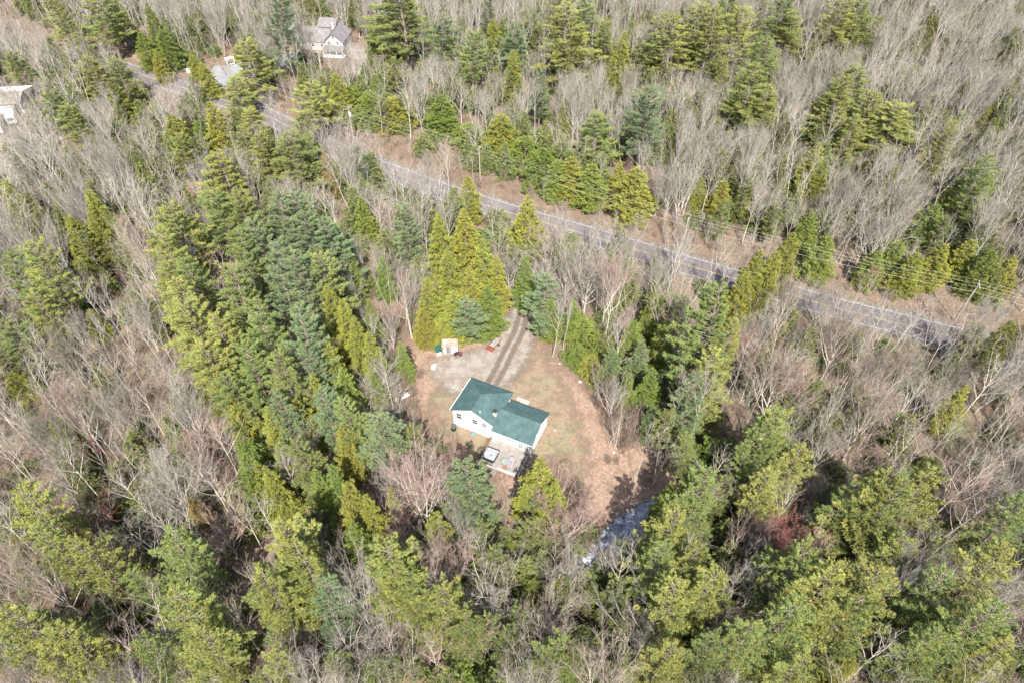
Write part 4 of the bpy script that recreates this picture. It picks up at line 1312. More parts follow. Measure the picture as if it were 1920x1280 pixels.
pine_params = [(11, 24, 4.3, 0.2), (12, 24, 4.0, 0.26), (13, 24, 4.4, 0.15), (14, 24, 3.8, 0.3), (15, 24, 4.6, 0.22)]
pine_gs = [pine_geo(s, h, R, cb) for s, h, R, cb in pine_params]
PINE = Kind("pine_tree", "pine tree", mk(pine_gs, "pine", M['pine_bark'], [M['needles'], M['pine_bark']]), [24] * 5, [4.3, 4.0, 4.4, 3.8, 4.6])
hem_gs = [hemlock_geo(21, 14, 3.4, 0.72), hemlock_geo(22, 14, 3.6, 0.6), hemlock_geo(23, 14, 3.2, 0.82), hemlock_geo(24, 14, 3.8, 0.62)]
HEM = Kind("hemlock_tree", "hemlock tree", mk(hem_gs, "hemlock", M['pine_bark'], [M['needles'], M['pine_bark']]), [14] * 4, [3.4, 3.6, 3.2, 3.8])
dome_gs = [hemlock_geo(31, 7, 3.6, dome=True, step=0.42, dens=0.9), hemlock_geo(32, 7, 3.8, dome=True, step=0.42, dens=0.9)]
DOME = Kind("evergreen_bush", "evergreen bush", mk(dome_gs, "bush", M['pine_bark'], [M['needles'], M['pine_bark']]), [7, 7], [3.6, 3.8])
bare_params = [(41, 19, 0.42, 0.66, 11, 0.165, 0.72, 1), (42, 20, 0.48, 0.58, 10, 0.155, 0.72, 1), (43, 18, 0.36, 0.74, 12, 0.165, 0.72, 1),
               (44, 21, 0.5, 0.54, 10, 0.165, 0.72, 1), (45, 18, 0.4, 0.7, 13, 0.18, 0.75, 2), (46, 20, 0.45, 0.64, 11, 0.155, 0.72, 1)]
bare_gs = [bare_tree_meshes(*p_) for p_ in bare_params]
BARE = Kind("bare_tree", "bare tree", mk(bare_gs, "bare", M['bark'], [M['twigs'], M['bark']]), [p_[1] for p_ in bare_params], [4.0] * 6)
mp = [(51, 16, 0.2, 0.62, 16, 0.26, 1.2, 1, True), (52, 16, 0.16, 0.58, 16, 0.28, 1.15, 2, True), (53, 15, 0.22, 0.68, 15, 0.25, 1.2, 1, True), (54, 16, 0.14, 0.5, 18, 0.3, 1.1, 3, True)]
map_gs = [bare_tree_meshes(*p_) for p_ in mp]
MAPLE = Kind("maple_tree", "bare maple tree", mk(map_gs, "maple", M['bark'], [M['twigs'], M['bark']]), [p_[1] for p_ in mp], [5.0] * 4)
bi = [bare_tree_meshes(61, 15, 0.5, 0.4, 9, 0.11, 0.6, 1), bare_tree_meshes(62, 14, 0.45, 0.45, 8, 0.1, 0.5, 2)]
BIRCH = Kind("birch_tree", "birch tree", mk(bi, "birch", M['bark'], [M['twigs'], M['bark']]), [15, 14], [2.6, 2.8])

# ------------------------------------------------------------------ the evergreens one can tell apart: (kind, pixel of the tip, crown width in photo pixels, height, tone)
EV = """
P 93 -12 44 22 y|P 172 -18 55 22 g|P 200 -5 40 17 g|H 276 12 40 17 g|H 300 55 42 13 g|H 262 60 40 12 g|P 510 -18 52 27 b|H 357 100 26 8 y|H 378 117 36 11 y
P 160 106 48 15 y|P 213 108 48 15 g|P 96 160 50 18 g|P 134 190 46 17 y|H 213 158 40 11 y|P 458 76 62 19 y|P 435 150 50 12 y|P 575 150 60 18 y|H 627 136 40 14 y|H 392 190 60 17 y|H 365 225 34 12 g
H 318 214 58 16 y|P 330 250 40 14 y|P 455 200 42 13 y|P 483 250 44 16 y|P 545 246 80 18 g|H 606 284 32 13 o|H 5 335 56 15 y|H 163 356 50 17 y|H 195 395 36 14 g|P 410 292 68 20 y|H 130 405 44 14 y
P 392 352 70 21 g|P 445 366 66 21 g|P 320 372 78 22 y|P 545 362 74 23 b|H 456 370 44 15 y|H 238 258 32 10 g|H 262 300 22 8 y|H 290 95 30 10 y|P 20 96 40 13 g
P 750 -22 92 26 g|P 825 22 50 19 b|P 880 60 44 20 g|P 968 40 50 19 b|H 962 94 36 16 y|H 925 36 34 12 y|P 915 -14 28 18 b|P 1066 8 86 26 y|P 1044 -16 40 20 g|P 1105 -22 42 22 g
P 1145 33 32 18 y|H 1172 58 46 19 y|P 1200 78 40 16 g|P 1226 62 46 18 g|P 1256 18 66 24 y|P 1218 163 70 23 b|P 1120 210 62 17 g|P 1013 134 34 17 b|H 1060 182 28 12 y|P 1000 15 34 16 g
D 655 162 60 8 g|D 692 172 60 9 g|D 736 184 62 9 y|H 826 178 64 12 g|D 880 232 56 8 g|H 940 213 64 13 y|D 985 258 64 9 g|D 1020 280 66 10 g|H 1045 300 50 11 g|H 1072 294 62 12 y|H 1112 308 62 12 g
H 1194 314 80 14 y|H 1164 302 34 10 y|H 877 330 44 13 y|H 868 392 40 12 y|H 990 366 60 15 y|P 757 385 46 18 b|H 820 400 28 11 y|H 700 140 28 11 g|P 735 108 28 12 y|P 690 290 40 10 b|H 675 368 44 12 g
P 1300 2 56 24 y|P 1338 14 58 24 y|P 1400 10 50 22 y|P 1375 -24 42 20 g|P 1480 -18 66 23 g|P 1500 28 46 17 y|P 1452 70 58 22 g|P 1416 124 68 22 y|P 1442 158 60 17 y|P 1590 -14 60 22 y|P 1632 -8 54 20 g
H 1655 30 28 12 y|H 1755 28 30 11 y|P 1622 128 62 22 g|P 1590 142 56 22 y|P 1568 178 56 18 y|P 1642 172 58 19 y|P 1610 218 54 16 y|H 1656 172 22 12 y|P 1706 188 74 17 y|P 1788 227 42 19 y|P 1856 288 54 20 g
H 1805 332 32 12 y|H 1538 268 60 15 y|H 1360 338 40 10 y|H 1405 350 26 9 y|H 1315 330 36 9 y|H 1760 384 56 11 g|H 1526 398 42 11 g|H 1857 194 24 8 y|P 1912 48 26 16 g|P 1366 108 22 14 y|P 1890 190 20 10 b
P 50 453 84 23 y|P 5 470 60 20 g|P 62 540 70 17 y|P 2 600 70 15 g|H 125 415 44 14 y|H 166 398 46 15 y|H 165 580 38 8 y|P 300 430 84 22 y|P 345 470 76 23 g|P 330 520 96 24 y|P 352 572 120 25 y|P 300 495 60 20 y
P 385 640 96 22 y|P 430 690 84 20 g|P 440 430 70 24 g|P 480 398 72 25 b|P 520 358 66 24 b|P 500 452 80 26 b|P 580 388 70 24 b|P 620 402 68 22 b|P 556 470 84 26 b|P 600 470 70 24 g|P 430 510 80 25 g|P 480 560 86 26 g
P 545 580 86 26 b|P 400 590 80 24 y|P 455 640 80 24 g|P 520 660 80 23 g|P 580 640 60 20 b|H 612 533 58 19 y|H 640 562 56 18 y|H 662 592 56 17 y|H 690 622 54 15 y|H 612 640 60 17 y|H 640 690 56 15 g|H 585 700 60 16 y
H 430 735 64 16 y|H 500 762 66 16 y|H 550 742 56 15 y|P 600 728 74 20 b|P 648 752 66 19 g|P 520 740 64 19 b|P 692 772 84 18 b|H 640 800 60 14 y|H 450 810 66 14 g|H 480 870 66 14 y|H 520 830 60 13 g|H 95 780 44 8 y|P 560 830 74 18 g|H 590 880 60 14 g
H 822 402 52 17 y|H 870 392 62 18 y|H 905 448 60 17 y|H 838 470 60 16 y|H 930 478 50 15 y|H 880 500 66 15 y|H 800 520 50 14 y|H 850 545 60 13 y|H 915 535 58 13 g|H 792 578 46 10 y|P 872 552 66 13 b|D 898 592 40 5 g|D 830 600 50 5.5 y
D 900 618 24 3 g|D 880 622 22 2.6 b|P 1022 518 74 15 b|H 985 480 44 14 g|H 1034 560 44 11 g|P 1016 582 40 8 b|D 1095 600 56 6.5 g|D 1130 630 62 7 g|D 1085 650 50 4.5 g|D 1110 668 56 4 y|H 1075 560 44 11 g|H 1150 655 50 10 b
H 1225 690 56 12 g|H 1205 640 50 12 b|H 1180 700 44 10 g|H 1250 600 56 14 g|H 1265 660 50 13 b|H 1190 600 50 12 g|H 1230 545 46 12 g|P 1352 548 104 31 g|P 1322 588 66 24 g|P 1376 598 64 25 y|P 1340 650 84 22 y|P 1310 700 76 19 b|H 1330 640 50 15 g
H 1428 468 62 18 y|H 1400 510 54 15 y|H 1490 436 56 15 y|H 1460 470 46 15 y|H 1556 443 60 12 g|H 1690 452 54 11 g|H 1722 474 60 11 y|H 1775 458 66 11 y|H 1826 450 60 11 y|H 1866 470 60 12 g|H 1905 480 60 11 y|H 1650 470 50 10 g|H 1905 600 54 13 y
H 1815 722 58 13 y|P 1482 756 96 23 g|P 1440 790 84 21 g|P 1500 830 80 19 y|P 1440 880 90 19 y|P 1400 850 60 16 g|D 1340 825 60 7 g|D 1372 845 56 6 g|D 1280 800 50 6 g|H 1225 760 36 10 b|D 1215 590 40 8 g|P 1290 820 50 12 g
P 15 925 112 24 y|P 60 985 84 22 y|P 132 1008 92 23 y|P 320 1000 108 22 g|P 250 1060 70 16 g|P 520 982 120 26 y|P 565 1030 100 25 y|P 490 1060 110 24 y|P 590 1090 90 21 b|P 8 1140 130 24 y|P 110 1180 112 22 y|P 60 1210 100 20 y
P 330 1110 130 23 y|P 262 1178 90 20 g|P 375 1180 100 20 y|P 512 1225 80 18 y|H 455 850 70 17 g|H 500 880 64 16 y|H 650 902 74 20 y|H 685 925 56 18 y|H 620 870 50 16 g|H 660 980 70 16 g|H 730 914 40 12 y|H 816 960 60 13 y|D 780 938 40 4 g
P 890 862 104 21 b|P 862 900 60 15 b|H 878 856 40 14 y|H 1014 860 92 17 y|H 985 905 50 12 y|H 1040 905 60 14 y|P 745 1012 124 25 y|P 715 1060 90 20 y|P 780 1070 80 19 g|P 832 1095 104 22 y|P 870 1150 84 18 g|P 1040 1202 96 20 g|P 1245 1220 90 19 y
D 975 1000 38 4 g|D 1110 1105 60 6 g|D 920 1120 60 6 g|D 1000 1090 50 6 g|D 1160 1160 60 6 g|D 1080 1230 70 7 g|D 700 1240 70 7 g|D 860 1250 60 6 g|P 1258 972 100 24 y|P 1240 1020 90 22 g|P 1300 1010 90 23 y|H 1262 905 56 14 g|H 1295 890 60 16 g
P 1330 880 92 22 g|P 1285 1100 110 23 y|P 1320 1060 96 24 y|P 1340 1190 90 20 g|P 1662 882 120 24 y|P 1755 882 100 24 y|P 1700 900 104 25 g|P 1610 905 84 20 g|P 1520 1000 112 24 g|P 1470 1040 80 18 g|P 1572 1060 126 25 y|P 1662 1068 126 25 y|P 1610 1120 116 22 g
P 1492 1130 120 24 g|P 1420 1170 96 22 g|P 1510 1230 90 19 y|P 1895 1030 112 24 y|P 1782 1085 96 20 g|P 1850 1130 126 23 g|P 1760 1180 100 19 g|P 1900 1200 100 19 y|P 1690 1000 90 18 y|H 1600 1235 60 10 y|P 1935 930 90 20 g|D 640 1130 60 7 g
D 560 1250 70 8 g|D 180 1130 60 8 g|D 290 890 50 6 g|D 215 940 44 6 g|H 350 930 44 10 o|D 20 700 50 7 y|D 590 960 50 7 b|H 700 700 40 10 g|P 620 1230 60 14 g|H 750 640 36 11 g|H 690 560 40 13 g|H 715 480 40 12 g|H 655 470 34 14 g
"""
TONE = {('P', 'y'): (0.280, 0.298, 0.094), ('P', 'g'): (0.215, 0.258, 0.088), ('P', 'b'): (0.182, 0.236, 0.125),
        ('H', 'y'): (0.285, 0.290, 0.065), ('H', 'g'): (0.195, 0.245, 0.060), ('H', 'b'): (0.175, 0.225, 0.105), ('H', 'o'): (0.32, 0.235, 0.08)}
TWORD = {('P', 'y'): "yellowish green", ('P', 'g'): "mid green", ('P', 'b'): "blue green", ('H', 'y'): "yellow green", ('H', 'g'): "bright green", ('H', 'b'): "dull green", ('H', 'o'): "orange tinted"}
R = np.random.default_rng(7)
specs = []
for tok in EV.replace("\n", "|").split("|"):
    tok = tok.split()
    if not tok: continue
    k, px_, py_, w_, h_, tone = tok[0], float(tok[1]), float(tok[2]), float(tok[3]), float(tok[4]), tok[5]
    p = at(px_, py_, h_)
    r_ = w_ / 2 * depth_of(p[0], p[1], h_ * 0.5) / FOC
    specs.append(dict(k=k, x=p[0], y=p[1], h=h_, r=r_ * ((1.62 if py_ < 430 else (1.32 if py_ < 820 else 1.2)) if k == 'P' else (1.35 if py_ < 430 else 1.22)), tone=tone, px=px_, py=py_, hand=True))

road_mask = [tuple(q_) for q_ in road_c[::4]]
def road_dist(x, y):
    d = road_c - np.array([x, y])
    i = int(np.argmin((d ** 2).sum(1)))
    a = road_c[max(0, i - 1)]; b_ = road_c[min(len(road_c) - 1, i + 1)]
    t_ = (b_ - a) / np.linalg.norm(b_ - a)
    v = np.array([x, y]) - road_c[i]
    return float(t_[0] * v[1] - t_[1] * v[0])      # positive: beyond the road (farther from the camera)
def zone(px_, py_, x, y):
    s = road_dist(x, y)
    if s > 0:
        if px_ < 420: return "at far upper left"
        if px_ < 780: return "near the far white house"
        if px_ < 1240: return "beyond the road's middle"
        return "beyond the road, upper right"
    if py_ > 850:
        if px_ < 420: return "in lower left corner"
        if px_ < 780: return "left below the deck"
        if px_ < 1130: return "below the deck"
        if px_ < 1420: return "right of the brook"
        return "in lower right corner"
    if px_ < 740:
        if py_ < 340: return "between left building and road"
        if px_ < 260: return "along the left edge"
        return "left of the clearing"
    if px_ < 990: return "behind the shed"
    if px_ < 1240: return "right of the drive"
    if px_ < 1430: return "halfway from clearing to right edge"
    return "in bare wood at right"

ORD = ["", "second ", "third ", "fourth ", "fifth ", "sixth ", "seventh ", "eighth ", "ninth ", "tenth ", "eleventh ", "twelfth "]
def unique_labels(items, noun):
    """items: dicts with key phrase 'who' and 'zone'; numbers rows of look-alikes from the photo's left"""
    groups = {}
    for it in items:
        groups.setdefault((it['who'], it['zone']), []).append(it)
    for (who, zn), L_ in groups.items():
        L_.sort(key=lambda q_: q_['lx'])
        n = len(L_)
        for i, it in enumerate(L_):
            if n == 1: it['label'] = f"{who} {zn}"
            elif i == 0: it['label'] = f"{who} {zn}, leftmost"
            elif i == n - 1: it['label'] = f"{who} {zn}, rightmost"
            elif i < 12 and i <= n / 2: it['label'] = f"{who} {zn}, {ORD[i].strip()} from left"
            else: it['label'] = f"{who} {zn}, {ORD[min(n - 1 - i, 11)].strip()} from right"

def sizeword(k, h):
    if k == 'P': return "tall" if h >= 22 else ("medium" if h >= 17 else "short")
    if k == 'H': return "tall" if h >= 15 else ("medium" if h >= 11.5 else "short")
    return "large" if h >= 6.5 else "small"
NOUN = {'P': "pine", 'H': "hemlock", 'D': "evergreen bush"}
for s_ in specs:
    kk = 'P' if s_['k'] == 'P' else 'H'
    s_['col'] = np.array(TONE.get((kk, s_['tone']), TONE[('H', 'g')])) * R.uniform(0.88, 1.14)
    s_['who'] = f"{sizeword(s_['k'], s_['h'])} {TWORD[(kk, s_['tone'])]} {NOUN[s_['k']]}"
    s_['zone'] = zone(s_['px'], s_['py'] , s_['x'], s_['y'])
    s_['lx'] = s_['px']
unique_labels(specs, None)
GROUPN = {'P': "pines standing in the woods", 'H': "hemlocks standing in the woods", 'D': "evergreen bushes under the trees"}
KD = {'P': PINE, 'H': HEM, 'D': DOME}
for s_ in specs:
    KD[s_['k']].place(R, s_['x'], s_['y'], s_['h'], s_['r'], s_['col'], (0.25, 0.2, 0.17), s_['label'], GROUPN[s_['k']])

# ------------------------------------------------------------------ leafless trees told apart one by one: (pixel of trunk foot, height, crown width px, kind, crown colour)
GREY, TAN, RED, PINK = (0.265, 0.245, 0.215), (0.285, 0.24, 0.19), (0.27, 0.115, 0.105), (0.33, 0.235, 0.205)
HAND = [
 ("M", 914, 1159, 12, 115, GREY, "wide fan-shaped bare maple with pale forks below the spruce-blue pine"),
 ("M", 1021, 1216, 14, 110, TAN, "bare maple rising from the bottom centre bushes"),
 ("M", 1188, 1232, 15, 130, GREY, "large vase-shaped bare maple at the bottom, left of the bright pines"),
 ("M", 1053, 1022, 12, 130, PINK, "spreading bare maple at the clearing's lower edge beside the brook"),
 ("M", 1067, 1117, 11, 100, GREY, "bare maple with many upright forks below the brook"),
 ("M", 801, 956, 12, 150, TAN, "broad bare maple with a pinkish crown left of the deck"),
 ("M", 738, 1030, 9, 110, PINK, "low pinkish bare maple between hemlocks lower left of the deck"),
 ("M", 700, 1220, 8, 150, GREY, "low sprawling leafless tree with arching grey limbs at bottom left of centre"),
 ("M", 1420, 1062, 12, 100, RED, "bare maple with deep red buds among the lower right pines"),
 ("M", 1455, 1075, 11, 90, RED, "smaller bare maple with deep red buds, right of the larger red one"),
 ("M", 1525, 985, 9, 70, GREY, "small round bare tree between the red maples and the right pines"),
 ("M", 1422, 1140, 6, 75, (0.5, 0.48, 0.46), "low silvery leafless shrub-like tree below the red maples"),
 ("M", 1860, 965, 15, 130, GREY, "big wide bare maple at the right edge above the lower corner pines"),
 ("M", 1755, 1245, 12, 120, GREY, "bare maple in the bottom right corner with forked grey limbs"),
 ("M", 1640, 1060, 12, 90, TAN, "leaning leafless tree between the two rows of lower right pines"),
 ("M", 205, 1035, 11, 120, RED, "spreading leafless tree with reddish twig tips in the lower left"),
 ("M", 345, 965, 12, 110, GREY, "crooked pale bare maple at the end of the fallen trunk, lower left"),
 ("M", 448, 1045, 10, 90, PINK, "pinkish bare maple left of the big lower left pines"),
 ("M", 580, 925, 12, 80, TAN, "bare maple before the tall hemlocks left of the deck"),
 ("M", 430, 1235, 9, 80, PINK, "small bare maple between the bottom left pines"),
 ("M", 590, 1290, 9, 90, PINK, "bare tree with fine upright twigs at the bottom edge left of centre"),
 ("B", 1151, 716, 17, 80, GREY, "tall forked bare tree at the right edge of the clearing"),
 ("M", 1093, 592, 15, 110, GREY, "large wide-crowned bare tree behind the clearing's right side"),
 ("B", 1018, 592, 15, 60, GREY, "bare tree with dead sideways limbs behind the drive"),
 ("B", 1248, 832, 19, 70, TAN, "tall bare trunk right of the birches at the clearing's edge"),
 ("B", 1290, 850, 22, 70, GREY, "thick pale leaning trunk below the giant pine right of the clearing"),
 ("B", 786, 955, 11, 60, GREY, "slender leafless tree in front of the broad maple left of the deck"),
 ("B", 355, 966, 12, 60, TAN, "dark-footed leafless trunk in the lower left"),
 ("M", 715, 760, 9, 100, GREY, "low bare tree with curved limbs reaching over the white tarpaulin"),
 ("M", 700, 820, 8, 90, TAN, "low brushy bare tree left of the lawn"),
 ("M", 735, 640, 9, 60, PINK, "small bare tree with purplish twigs left of the shed"),
 ("M", 850, 905, 5, 70, RED, "low reddish shrub-like tree by the deck's shadow"),
 ("M", 990, 1010, 6, 60, PINK, "small bare shrub-like tree under the yellow-green hemlock below the deck"),
 ("W", 1188, 907, 16, 34, (0.5, 0.47, 0.43), "white birch standing in the shaded leaves, left of two"),
 ("W", 1221, 915, 15, 34, (0.5, 0.47, 0.43), "white birch standing in the shaded leaves, right of two"),
 ("W", 1152, 838, 14, 40, GREY, "pale slender birch beside the small round bush right of the lawn"),
 ("W", 1141, 834, 8, 40, GREY, "short leaning birch stub left of the slender birch"),
 ("W", 1056, 654, 13, 26, (0.4, 0.37, 0.33), "bright white leaning birch trunk behind the green bush by the drive"),
 ("W", 948, 985, 12, 26, GREY, "thin slanting bare stem in the gap below the deck"),
 ("W", 1237, 940, 14, 30, GREY, "thin pale birch at the edge of the shade near the brook"),
 ("B", 1036, 668, 14, 60, GREY, "grey dead conifer trunk with bare sideways limbs beside the drive"),
 ("W", 762, 620, 13, 36, GREY, "slender pale trunk left of the shed, right of two"),
 ("W", 735, 598, 14, 36, GREY, "slender pale trunk left of the shed, left of two"),
]
taken = [(s_['x'], s_['y'], s_['r'] * (0.55 if s_['k'] == 'P' else 0.8)) for s_ in specs]
KB = {"M": MAPLE, "B": BARE, "W": BIRCH}
for (k, px_, py_, h_, w_, c_, lab) in HAND:
    p = at(px_, py_)
    r_ = w_ / 2 * depth_of(p[0], p[1], h_ * 0.7) / FOC
    bk = (0.50, 0.47, 0.43) if k == "W" else (0.46, 0.42, 0.37)
    if c_ is RED: bk = (0.40, 0.33, 0.29)
    KB[k].place(R, p[0], p[1], h_, r_, c_, bk, lab, None)
    taken.append((p[0], p[1], 1.6))

# ------------------------------------------------------------------ the rest of the leafless wood
blds = [(*(HO + eu * 8 + ev * 4), 12), (*at(632, 100)[:2], 8), (*at(590, 75)[:2], 9), (*at(620, 57)[:2], 5), (*at(10, 195)[:2], 11), (*at(20, 228)[:2], 7), (*at(0, 244)[:2], 7),
        (*at(435, 123)[:2], 3), (*at(395, 94)[:2], 4), (*at(355, 136)[:2], 4), (*at(541, 56)[:2], 5)]
nodrive = [gpoly([(388, 152), (400, 130), (440, 122), (500, 112), (560, 100), (560, 130), (455, 145), (405, 166)]),
           gpoly([(935, 640), (962, 560), (985, 500), (1000, 440), (1045, 440), (1035, 500), (1010, 560), (1000, 640)]),
           gpoly([(-60, 235), (10, 228), (45, 238), (62, 262), (48, 300), (30, 335), (-60, 350)]),
           gpoly([(650, 95), (665, 80), (690, 95), (700, 130), (690, 150), (665, 135)])]
BRK = gpoly([(1135, 990), (1185, 945), (1262, 925), (1262, 958), (1205, 1010), (1130, 1060), (1085, 1062)])
def blocks_clearing(x, y, h, r):
    for z in (0, h * 0.45, h * 0.8, h):
        f = CAM_H / (CAM_H - z)
        for ox in ((-r * .7, 0, r * .7) if z > 0 else (0,)):
            if inside(CLEAR, (x + ox) * f, y * f): return True
    return False
def in_view(x, y, h, m=60):
    for z in (0, h):
        if depth_of(x, y, z) < 5: continue
        a, b_ = to_px(x, y, z)
        if -m < a < 1920 + m and -m < b_ < 1280 + m: return True
    return False
# density regions in photo pixels (weight of trees kept)
def keep(px_, py_, s):
    w = 1.0
    if -24 < s < 12:
        w = 1.0
        if any(a_ < px_ < b_ for a_, b_ in ((225, 345), (450, 505), (905, 1065), (1265, 1400), (1520, 1610), (1675, 1800))): w = 0.6   # the road shows through
        if 0 < s < 12: w *= 0.45
    if (240 < px_ < 720 and 400 < py_ < 850) or (400 < px_ < 740 and 680 < py_ < 960): w = 0.36      # dense evergreens
    if py_ > 880 and px_ < 420: w = 0.45
    if py_ > 880 and px_ > 1400: w = 0.28
    if py_ > 880 and 420 <= px_ <= 1400: w = 0.4
    if 600 < px_ < 760 and 30 < py_ < 130: w = 0.3
    return w
EVX = np.array([[s_['x'], s_['y'], *to_px(s_['x'], s_['y'], s_['h'] * 0.97), *to_px(s_['x'], s_['y'], s_['h'] * (0.3 if s_['k'] == 'P' else 0.12)), s_['r'] * FOC / depth_of(s_['x'], s_['y'], s_['h'] * .5)] for s_ in specs])
# nothing tall grew close in front of these: the far house, the left-edge yard, the far driveway
OPEN_VIEWS = [(1125, 935, 1262, 1020, 60), (598, 35, 668, 128, 245), (-40, 160, 48, 262, 190), (385, 85, 450, 160, 225), (560, 45, 600, 95, 245)]
ROAD_GAPS = ((225, 345), (450, 505), (890, 1075), (1255, 1410), (1510, 1625), (1665, 1810))
def hides_place(x, y, h):
    for z in (h * 0.98, h * 0.75, h * 0.5, h * 0.2):
        a, b_ = to_px(x, y, z)
        if any(q0 < a < q2 and q1 < b_ < q3 and y < far_ for q0, q1, q2, q3, far_ in OPEN_VIEWS): return True
        f = CAM_H / (CAM_H - z)
        if any(q0 < a < q1 for q0, q1 in ROAD_GAPS) and road_dist(x, y) < 0 and abs(road_dist(x * f, y * f)) < 3.6: return True
    return False
def hides_evergreen(x, y, h):
    E_ = EVX[(EVX[:, 1] > y) & (EVX[:, 1] < y + 45)]
    for z in (h * 0.98, h * 0.75, h * 0.5):
        a, b_ = to_px(x, y, z)
        t_ = (b_ - E_[:, 3]) / (E_[:, 5] - E_[:, 3] + 1e-6)
        cx_ = E_[:, 2] + (E_[:, 4] - E_[:, 2]) * t_
        if np.any((t_ > 0.02) & (t_ < 1) & (np.abs(a - cx_) < E_[:, 6] * (0.25 + 0.75 * np.clip(t_ * 1.6, 0, 1)))): return True
    return False
pts, grid = [], {}
def free(x, y, dmin):
    gx, gy = int(x // 6), int(y // 6)
    for i in range(gx - 1, gx + 2):
        for j in range(gy - 1, gy + 2):
            for (a, b_) in grid.get((i, j), ()):
                if (a - x) ** 2 + (b_ - y) ** 2 < dmin * dmin: return False
    return True
cand = 0
while cand < 30000:
    cand += 1
    y = R.uniform(22, 330)
    x = R.uniform(-1, 1) * (72 + 0.55 * (y - 22) + 22)
    s = road_dist(x, y)
    if -5.5 < s < 6.0: continue
    h = R.uniform(9.5, 18.5)
    if 6.0 < s < 12: h = R.uniform(5, 10)
    if not in_view(x, y, h, 130): continue
    if inside(CLEAR, x, y) or any(inside(q_, x, y) for q_ in nodrive) or inside(BRK, x, y): continue
    if any((x - a) ** 2 + (y - b_) ** 2 < c_ * c_ for a, b_, c_ in blds): continue
    a, b_ = to_px(x, y, h * 0.5)
    if R.uniform() > keep(a, b_, s): continue
    if any((x - p0) ** 2 + (y - p1) ** 2 < pr_ * pr_ for p0, p1, pr_ in taken): continue
    if not free(x, y, R.uniform(2.2, 4.6)): continue
    r = h * R.uniform(0.15, 0.25)
    if blocks_clearing(x, y, h, r): continue
    if hides_place(x, y, h) and R.uniform() < (0.68 if depth_of(x, y) > 200 else 0.25): continue
    if hides_evergreen(x, y, h) and R.uniform() < (0.95 if y > 60 else 0.75): continue
    grid.setdefault((int(x // 6), int(y // 6)), []).append((x, y))
    dep = depth_of(x, y, h * 0.6)
    pts.append((dep / h, x, y, h, r, a, b_))
pts.sort(key=lambda q_: q_[0])
n_ind = 250
ind, rest = pts[:n_ind], pts[n_ind:]
bare_items = []
for (_, x, y, h, r, a, b_) in ind:
    u_ = R.uniform()
    cw = "reddish" if u_ < 0.012 else ("pinkish" if u_ < 0.25 else ("grey" if u_ < 0.65 else "tan"))
    col = {"reddish": RED, "pinkish": PINK, "grey": GREY, "tan": TAN}[cw]
    near_ = min(specs, key=lambda q_: (q_['x'] - x) ** 2 + (q_['y'] - y) ** 2)
    anchor = f"{sizeword(near_['k'], near_['h'])} {NOUN[near_['k']]}"
    side = "right" if a > near_['px'] else "left"
    bare_items.append(dict(x=x, y=y, h=h, r=r, lx=a, col=col, cw=cw, who=f"{cw} leafless tree {side} of {anchor}", zone=zone(a, b_, x, y)))
unique_labels(bare_items, None)
for it in bare_items:
    KB["M" if R.uniform() < 0.3 else "B"].place(R, it['x'], it['y'], it['h'], it['r'], tuple(np.array(it['col']) * R.uniform(0.85, 1.15)), tuple(np.array((0.46, 0.415, 0.36)) * R.uniform(0.8, 1.2)), it['label'], f"{it['cw']} leafless trees {it['zone']}")

# everything past that many stands as one wood: points that carry height, girth and turn, each drawn as one of the tree shapes above
wood_srcs = []
src_col = bpy.data.collections.new("sources")       # never linked: only feeds the nodes
def merged_source(T, Cg, name, trunk_m, twig_m):
    g = Geo()
    for G0, mp_ in ((T, {0: 0}), (Cg, {0: 1, 1: 0})):
        off = g.n
        for v in G0.v: g.v.append(v)
        g.n += G0.n
        for fi, ft, fm, fs in zip(G0.fi, G0.ft, G0.fm, G0.fs):
            g.fi.append(fi + off); g.ft.append(ft); g.fs.append(fs)
            g.fm.append(np.array([mp_[int(m_)] for m_ in fm[:1]] * len(fm), np.int32))
    o_ = bpy.data.objects.new(name, g.mesh(name, [trunk_m, twig_m]))
    src_col.objects.link(o_)
    return o_

